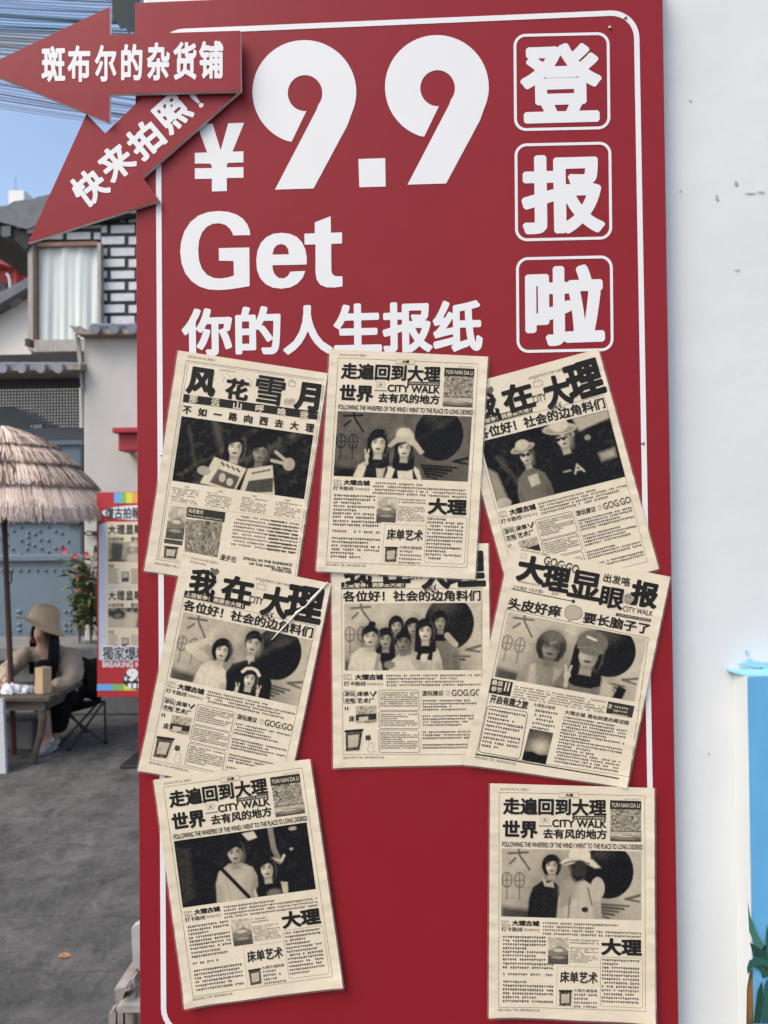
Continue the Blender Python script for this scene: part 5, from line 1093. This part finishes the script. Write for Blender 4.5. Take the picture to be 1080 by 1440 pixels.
    p.rect(lb, (726, 864), (856, 893), 62, 1.7, .05); p.text(NP(pics, 'section_heading'), '宜', (732, 857), (752, 862), 22, .85, .02, 30); p.body(NP(pics, 'text_column'), (762, 862), (848, 881), 20, 3, 12, .97, .8, .98, 2)
    p.poly_line(lb, rrect([(128, 836), (330, 878), (288, 1118), (80, 1070)], 18, 4), 3, 1.6, .08, True); p.body(NP(pics, 'text_column'), (136, 856), (318, 896), 20.5, 10, 12.5, .93, .02, .9, 3)
    p.text(NP(pics, 'fine_print'), '大理景点推荐', (358, 838), (466, 862), 18, .12, .01, 28); p.body(NP(pics, 'text_column'), (366, 868), (484, 894), 22, 5, 13, .95, .1, .9, 4)
    b = MB(); p.pic(b, thumb_sunset(), [(338, 962), (456, 990), (298, 1122), (416, 1152)], 1.4); pics.append(('picture', b))
    p.text(NP(pics, 'section_heading'), '大理古城 是仙剑里的南诏国', (514, 882), (832, 950), 22, .06, .02, 32)
    p.body(NP(pics, 'text_column'), (508, 908), (830, 978), 16.6, 15, 10.5, .93, .02, .9, 5)
    p.text(NP(pics, 'fine_print'), FOOT, (62, 1094), (266, 1142), 14, .3, .0, 24)
    p.finish(hb, tb, pics, lb); return p
REF_D = ((205, 52), (1040, 180), (15, 1290))
def paper_d(label, quad, layer, photo, seed):
    p = Paper(label, quad, layer, REF_D, seed); p.sheet(); hb, tb, lb = MB(), MB(), MB(); pics = []
    p.text(NP(pics, 'fine_print'), DATE, (257, 84), (414, 108), 14, .35, .0, 24)
    p.poly_line(lb, [(250, 108), (1022, 216), (862, 1352), (82, 1226)], 2, 1.2, .12, True); p.poly_line(lb, [(262, 118), (1010, 224), (852, 1340), (94, 1216)], 1.4, 1.2, .2, True)
    p.text(hb, '风', (256, 215), (418, 240), 156, .025, .052, 64); p.text(hb, '花', (470, 262), (600, 282), 120, .025, .042, 64); p.text(hb, '雪', (636, 266), (800, 290), 158, .025, .02, 96); p.text(hb, '月', (858, 302), (996, 322), 160, .025, .052, 64)
    for k in range(5):
        x = 440+k*38; p.poly_line(lb, [(x, 170+k*8), (x+26, 205+k*7), (x+12, 228+k*8)], 1.5, 1.6, .45)
    p.poly_line(lb, [(824, 224), (860, 230), (856, 256), (820, 250)], 2, 1.6, .3, True); p.poly_line(lb, [(828, 226), (842, 212), (856, 230)], 2, 1.8, .3); p.text(NP(pics, 'fine_print'), '去有风的地方吧', (436, 160), (526, 172), 11, .35, .0, 20)
    for k in range(7): p.poly_line(lb, [(796+8*k, 356), (800+9*k, 325-4*(k % 3)), (806+8*k, 362)], 2, 1.6, .5)
    p.rect(lb, (234, 320), (984, 420), 46, 1.6, .03); r1, r2 = NP(pics, 'tagline_lettering'), NP(pics, 'tagline_lettering')
    for k, ch in enumerate('那远山呼唤我'): x = 290+k*123.5; p.text(r1, ch, (x-24, 327+k*17.8-3), (x+24, 327+k*17.8+3), 44, .88, .03, 44)
    for k, ch in enumerate('不如一路向西去大理'): x = 254+k*85.6; y_ = 388+k*12.4; p.text(r2, ch, (x-24, y_-3.5), (x+24, y_+3.5), 8 if ch == '一' else 47, .03, .036, 44)
    b = MB(); p.pic(b, photo(), [(224, 422), (958, 528), (170, 784), (906, 888)], 1.4); pics.append(('photograph', b))
    for q, x in enumerate((250, 436, 626, 810)): p.text(NP(pics, 'fine_print'), '大理风', (x-14, 818+q*25.3), (x+16, 822+q*25.3), 10, .2, .0, 20); p.body(NP(pics, 'text_column'), (x-80+q*6, 824+q*26.5), (x+70+q*3, 845+q*26.5), 12, 7, 8, .82, .3, .98, 10+q)
    p.poly_line(lb, [(150, 910), (900, 1012)], 1, 1.5, .55)
    b = MB(); p.pic(b, thumb_lake(5), [(154, 922), (254, 936), (130, 1106), (230, 1118)], 1.4); pics.append(('picture', b))
    b = MB(); p.pic(b, thumb_reeds(), [(246, 1000), (452, 1018), (238, 1180), (422, 1216)], 1.4); p.rect(b, (252, 960), (464, 990), 56, 2.2, .05); p.text(b, '风花雪月', (260, 952), (342, 964), 24, .85, .02, 32, lev=3); p.text(b, 'The charming natural scenery', (254, 978), (450, 1006), 15, .8, .012, 30, lev=3); pics.append(('captioned_picture', b))
    p.rect(lb, (124, 1122), (226, 1136), 24, 1.6, .1)
    b = MB(); p.pic(b, thumb_frame(3), [(124, 1148), (206, 1158), (112, 1216), (196, 1228)], 1.4); pics.append(('small_picture', b))
    p.body(NP(pics, 'text_column'), (520, 980), (884, 1032), 20, 9, 11, .9, .13, .95, 5); p.body(NP(pics, 'text_column'), (720, 1010), (884, 1033), 20, 9, 11, .95, .02, .95, 6)
    p.text(NP(pics, 'section_heading'), '漫步在', (436, 1212), (528, 1228), 34, .06, .012, 40)
    p.text(NP(pics, 'section_heading'), 'STROLL IN THE ROMANCE', (566, 1220), (838, 1258), 16, .04, .03, 36); p.text(NP(pics, 'section_heading'), 'OF THE WIND, FLOERS,', (598, 1250), (834, 1284), 16, .04, .03, 36); p.text(NP(pics, 'section_heading'), 'POWERS AND', (724, 1282), (834, 1300), 14, .04, .03, 36)
    p.text(NP(pics, 'fine_print'), FOOT, (72, 1246), (330, 1290), 14, .3, .0, 24)
    p.finish(hb, tb, pics, lb); return p


# ---------------------------------------------------------------- red poster sign standing beside the table
SD = 5.15
t = thing('poster_sign', 'red standing poster sign with white oval title and printed newspaper pages', 'sign', (W(200, 980, SD).x, SD, 0)); L0 = t.location[:]
PXS = SD/F
SA, SB = W(135.5, 692, SD), W(264, 980, SD)
b = MB(); b.box(SA.x, SB.x, SD, SD+.03, SB.z, SA.z); bevel(b.obj('panel', 'sign_red', t, loc=L0), .003)
def flat(mb, pts, dy, col): mb.add([W(x, y, SD-dy) for x, y in pts], [tuple(range(len(pts)))], col)
def s_text(mb, st, x0, y0, x1, y1, dy, col, bold=.03, res=36, shear=0):
    V, Fc, lo, hi = text_shape(st, bold, res); a = (V[:, 0]-lo[0])/(hi[0]-lo[0]); v = (hi[1]-V[:, 1])/(hi[1]-lo[1])
    mb.add([W(x0+(x1-x0)*i, y0+(y1-y0)*j, SD-dy) for i, j in zip(a, v)], Fc, col)
stripe = [(.12, .36, .72), (.2, .42, .12), (.62, .62, .06), (.72, .3, .07), (.5, .05, .12)]
b = MB(); xs = (160.5, 170, 177.5, 186, 197, 206)
for i in range(5): flat(b, [(xs[i], 692.5), (xs[i+1], 692.5), (xs[i+1], 707.5), (xs[i], 707.5)], .002, stripe[i])
b.obj('colour_stripe', 'leaf', t, loc=L0); b = MB()
xs = (136.5, 158, 174, 200, 222, 262)
for i in range(5): flat(b, [(xs[i], 962), (xs[i+1], 962), (xs[i+1], 971), (xs[i], 971)], .002, stripe[i])
b.obj('colour_stripe', 'leaf', t, loc=L0)
b = MB(); flat(b, [(199+56*math.cos(a), 721+10.5*math.sin(a)) for a in np.linspace(0, 2*math.pi, 40, endpoint=False)], .0022, (.66, .68, .7)); b.obj('title_oval', 'leaf', t, loc=L0)
b = MB(); s_text(b, '復古拍報館', 148, 713, 209, 729.5, .004, (.02, .02, .02), .02, 48); b.obj('title_lettering', 'leaf', t, loc=L0)
b = MB(); flat(b, [(139, 738), (146, 735.5), (156, 735), (164, 735.2), (178, 738), (200, 741), (222, 738), (240, 735), (260, 738), (260, 928), (139, 928)], .0015, (.5, .55, .66)); b.obj('blue_white_ground', 'leaf', t, loc=L0)
for k, (y0, y1, ph) in enumerate(((734, 825, 1), (827, 914, 2))):
    b = MB(); b.add([W(x, y, SD-.003-.001*k) for x, y in ((149, y0), (250, y0-1), (251, y1), (148.5, y1))], [(0, 1, 2, 3)], tuple(PAP)); pg = b.obj('printed_page', 'leaf', t, loc=L0)
    b = MB()
    for i, ch in enumerate('大理显眼报'): s_text(b, ch, 152+12.3*i, y0+4, 163+12.3*i, y0+17, .005, (.02, .02, .02), .03, 40)
    s_text(b, '头皮好痒', 152, y0+21, 174, y0+27, .005, (.06, .06, .06), .02, 24); s_text(b, '要长脑子', 184, y0+21, 206, y0+27, .005, (.06, .06, .06), .02, 24)
    s_text(b, '开启', 152, y0+59, 160, y0+65, .005, (.06, .06, .06), .01, 24); b.obj('page_lettering', 'leaf', pg, loc=L0)
    b = MB(); c = Canvas(80, 40, .2); c.painted_wall(.5, .1) if ph == 1 else c.noise(.3, 4, 5)
    if ph == 1: c.poly([(.1, .1), (.45, .1), (.4, .9), (.1, .9)], .12); c.torso(.75, .55, .2, .7); c.face(.75, .35, .17, .7, 'short'); c.straw_hat(.75, .22, .15, .75); c.torso(1.2, .6, .2, .3); c.face(1.2, .4, .17, .75)
    else: c.poly([(0, .5), (.5, .2), (.9, .3), (.8, 1), (0, 1.1)], .7, soft=.05); c.face(.3, .35, .18, .3, 'bob'); c.face(1.1, .4, .18, .6); c.poly([(0, .6), (.5, .55), (.5, .95), (0, 1)], .6)
    c.blur(); q = [np.array(((p := W(x, y, SD-.0045)).x, p.z)) for x, y in ((152, y0+28), (248, y0+27), (152, y0+56), (248, y0+55))]
    aa, bb = np.meshgrid(np.linspace(0, 1, 80), np.linspace(0, 1, 40)); XZ = quad_map(q, aa.ravel(), bb.ravel()); b.add([(x, SD-.0045, z) for x, z in XZ], [(j*80+i, (j+1)*80+i, (j+1)*80+i+1, j*80+i+1) for j in range(39) for i in range(79)], tone(c.a.ravel()))
    flat(b, [(171, y0+70), (181, y0+70), (181, y0+84), (171, y0+84)], .005, (.05, .05, .05)); flat(b, [(172, y0+71), (180, y0+71), (180, y0+78), (172, y0+79)], .0055, (.4, .36, .28)); b.obj('page_picture', 'leaf', pg, loc=L0)
    b = MB(); rr = random.Random(k)
    for col_x, w_ in ((152, 17), (184, 22), (210, 34)):
        for r_ in range(9): flat(b, [(col_x, y0+66+r_*2.4), (col_x+w_*rr.uniform(.6, 1), y0+66+r_*2.4), (col_x+w_*rr.uniform(.6, 1), y0+66.9+r_*2.4), (col_x, y0+66.9+r_*2.4)], .005+.0001*r_, (.24, .21, .17))
    b.obj('page_text', 'leaf', pg, loc=L0)
b = MB(); s_text(b, '獨家爆料', 142.5, 907, 208, 930, .006, (.75, .75, .77), .1, 40); s_text(b, '獨家爆料', 144, 909, 206.5, 928.5, .0075, (.015, .015, .015), .012, 48); s_text(b, 'BREAKING NEWS', 144, 930.5, 216, 938.5, .003, (.7, .7, .7), .03, 36); b.obj('slogan_lettering', 'leaf', t, loc=L0)
b = MB(); flat(b, [(203+31*math.cos(a), 956+15*math.sin(a)) for a in np.linspace(0, 2*math.pi, 36, endpoint=False)], .003, (.012, .012, .012)); b.obj('price_disc', 'leaf', t, loc=L0)
b = MB(); s_text(b, '¥', 174.5, 951, 179, 958, .005, (.75, .75, .75), .05, 36); s_text(b, '9.9', 178, 940, 215, 958.5, .005, (.75, .75, .75), .07, 48)
for x in (180, 187, 194, 201, 208): flat(b, [(x, 961), (x+5, 961), (x+4.6, 968), (x-.4, 968)], .005, (.75, .75, .75))
b.obj('price_lettering', 'leaf', t, loc=L0)
b = MB(); cx = W(214, 980, SD).x; b.box(cx-.02, cx+.02, SD+.032, SD+.07, .02, SA.z-.2); b.box(cx-.18, cx+.18, SD-.12, SD+.25, 0, .02); bevel(b.obj('stand', 'black_metal', t, loc=L0), .004)

LO, MID, HI = .0008, .0042, .0076
paper_d('newspaper tilted clockwise with two readers holding papers in its dark photo', [(251, 493), (461, 525), (204, 802.5), (414, 834.5)], LO, photo_readers, 1)
paper_b('newspaper tilted counterclockwise with two straw hats and sunglasses in its photo', [(637, 546), (841, 490.5), (722, 855), (926, 800)], LO, photo_straw_hats, 3)
paper_b('upright newspaper with six friends in its photo, its top under another paper', [(465.5, 769), (686.5, 764), (469, 1079), (691, 1074)], LO, photo_six_friends, 5)
paper_a('newspaper in the middle of the top row with two long haired women', [(464, 491), (686, 501.7), (445, 803), (668, 815)], MID, photo_two_women, 2)
p4 = paper_b('newspaper tilted clockwise with a man, woman and child in its photo', [(258, 778), (466, 820.5), (195, 1082.5), (403, 1125)], MID, photo_family, 4)
paper_c('newspaper tilted clockwise with a close selfie of two women, near the white wall', [(718, 767), (942, 811), (652, 1074), (880.5, 1107)], MID, photo_selfie, 6)
paper_a('newspaper tilted counterclockwise with a man and woman at night, bottom of left column', [(216.5, 1096), (436, 1067), (260.5, 1417), (482.7, 1387)], HI, photo_night_couple, 7)
paper_a('upright newspaper at the lower right with a dark suit and a floppy hat', [(689, 1101), (920, 1108), (687, 1429), (920.5, 1439)], HI, photo_suit_and_hat, 8)
# glint on the creased film, coloured in as a pale ridge across one paper
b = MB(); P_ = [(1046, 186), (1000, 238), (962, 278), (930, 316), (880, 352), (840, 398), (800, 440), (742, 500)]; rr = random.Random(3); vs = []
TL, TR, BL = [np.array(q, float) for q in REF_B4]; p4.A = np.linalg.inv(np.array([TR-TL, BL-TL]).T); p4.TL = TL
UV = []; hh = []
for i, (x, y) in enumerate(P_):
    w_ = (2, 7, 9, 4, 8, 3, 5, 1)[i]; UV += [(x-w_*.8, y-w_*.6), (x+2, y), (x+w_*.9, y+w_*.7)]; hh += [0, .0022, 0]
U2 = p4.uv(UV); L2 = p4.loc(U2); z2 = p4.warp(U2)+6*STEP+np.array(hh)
b.add(np.c_[L2, z2], [(3*i+k, 3*i+k+1, 3*i+k+4, 3*i+k+3) for i in range(len(P_)-1) for k in (0, 1)]); b.obj('film_glint', 'film', p4.t)
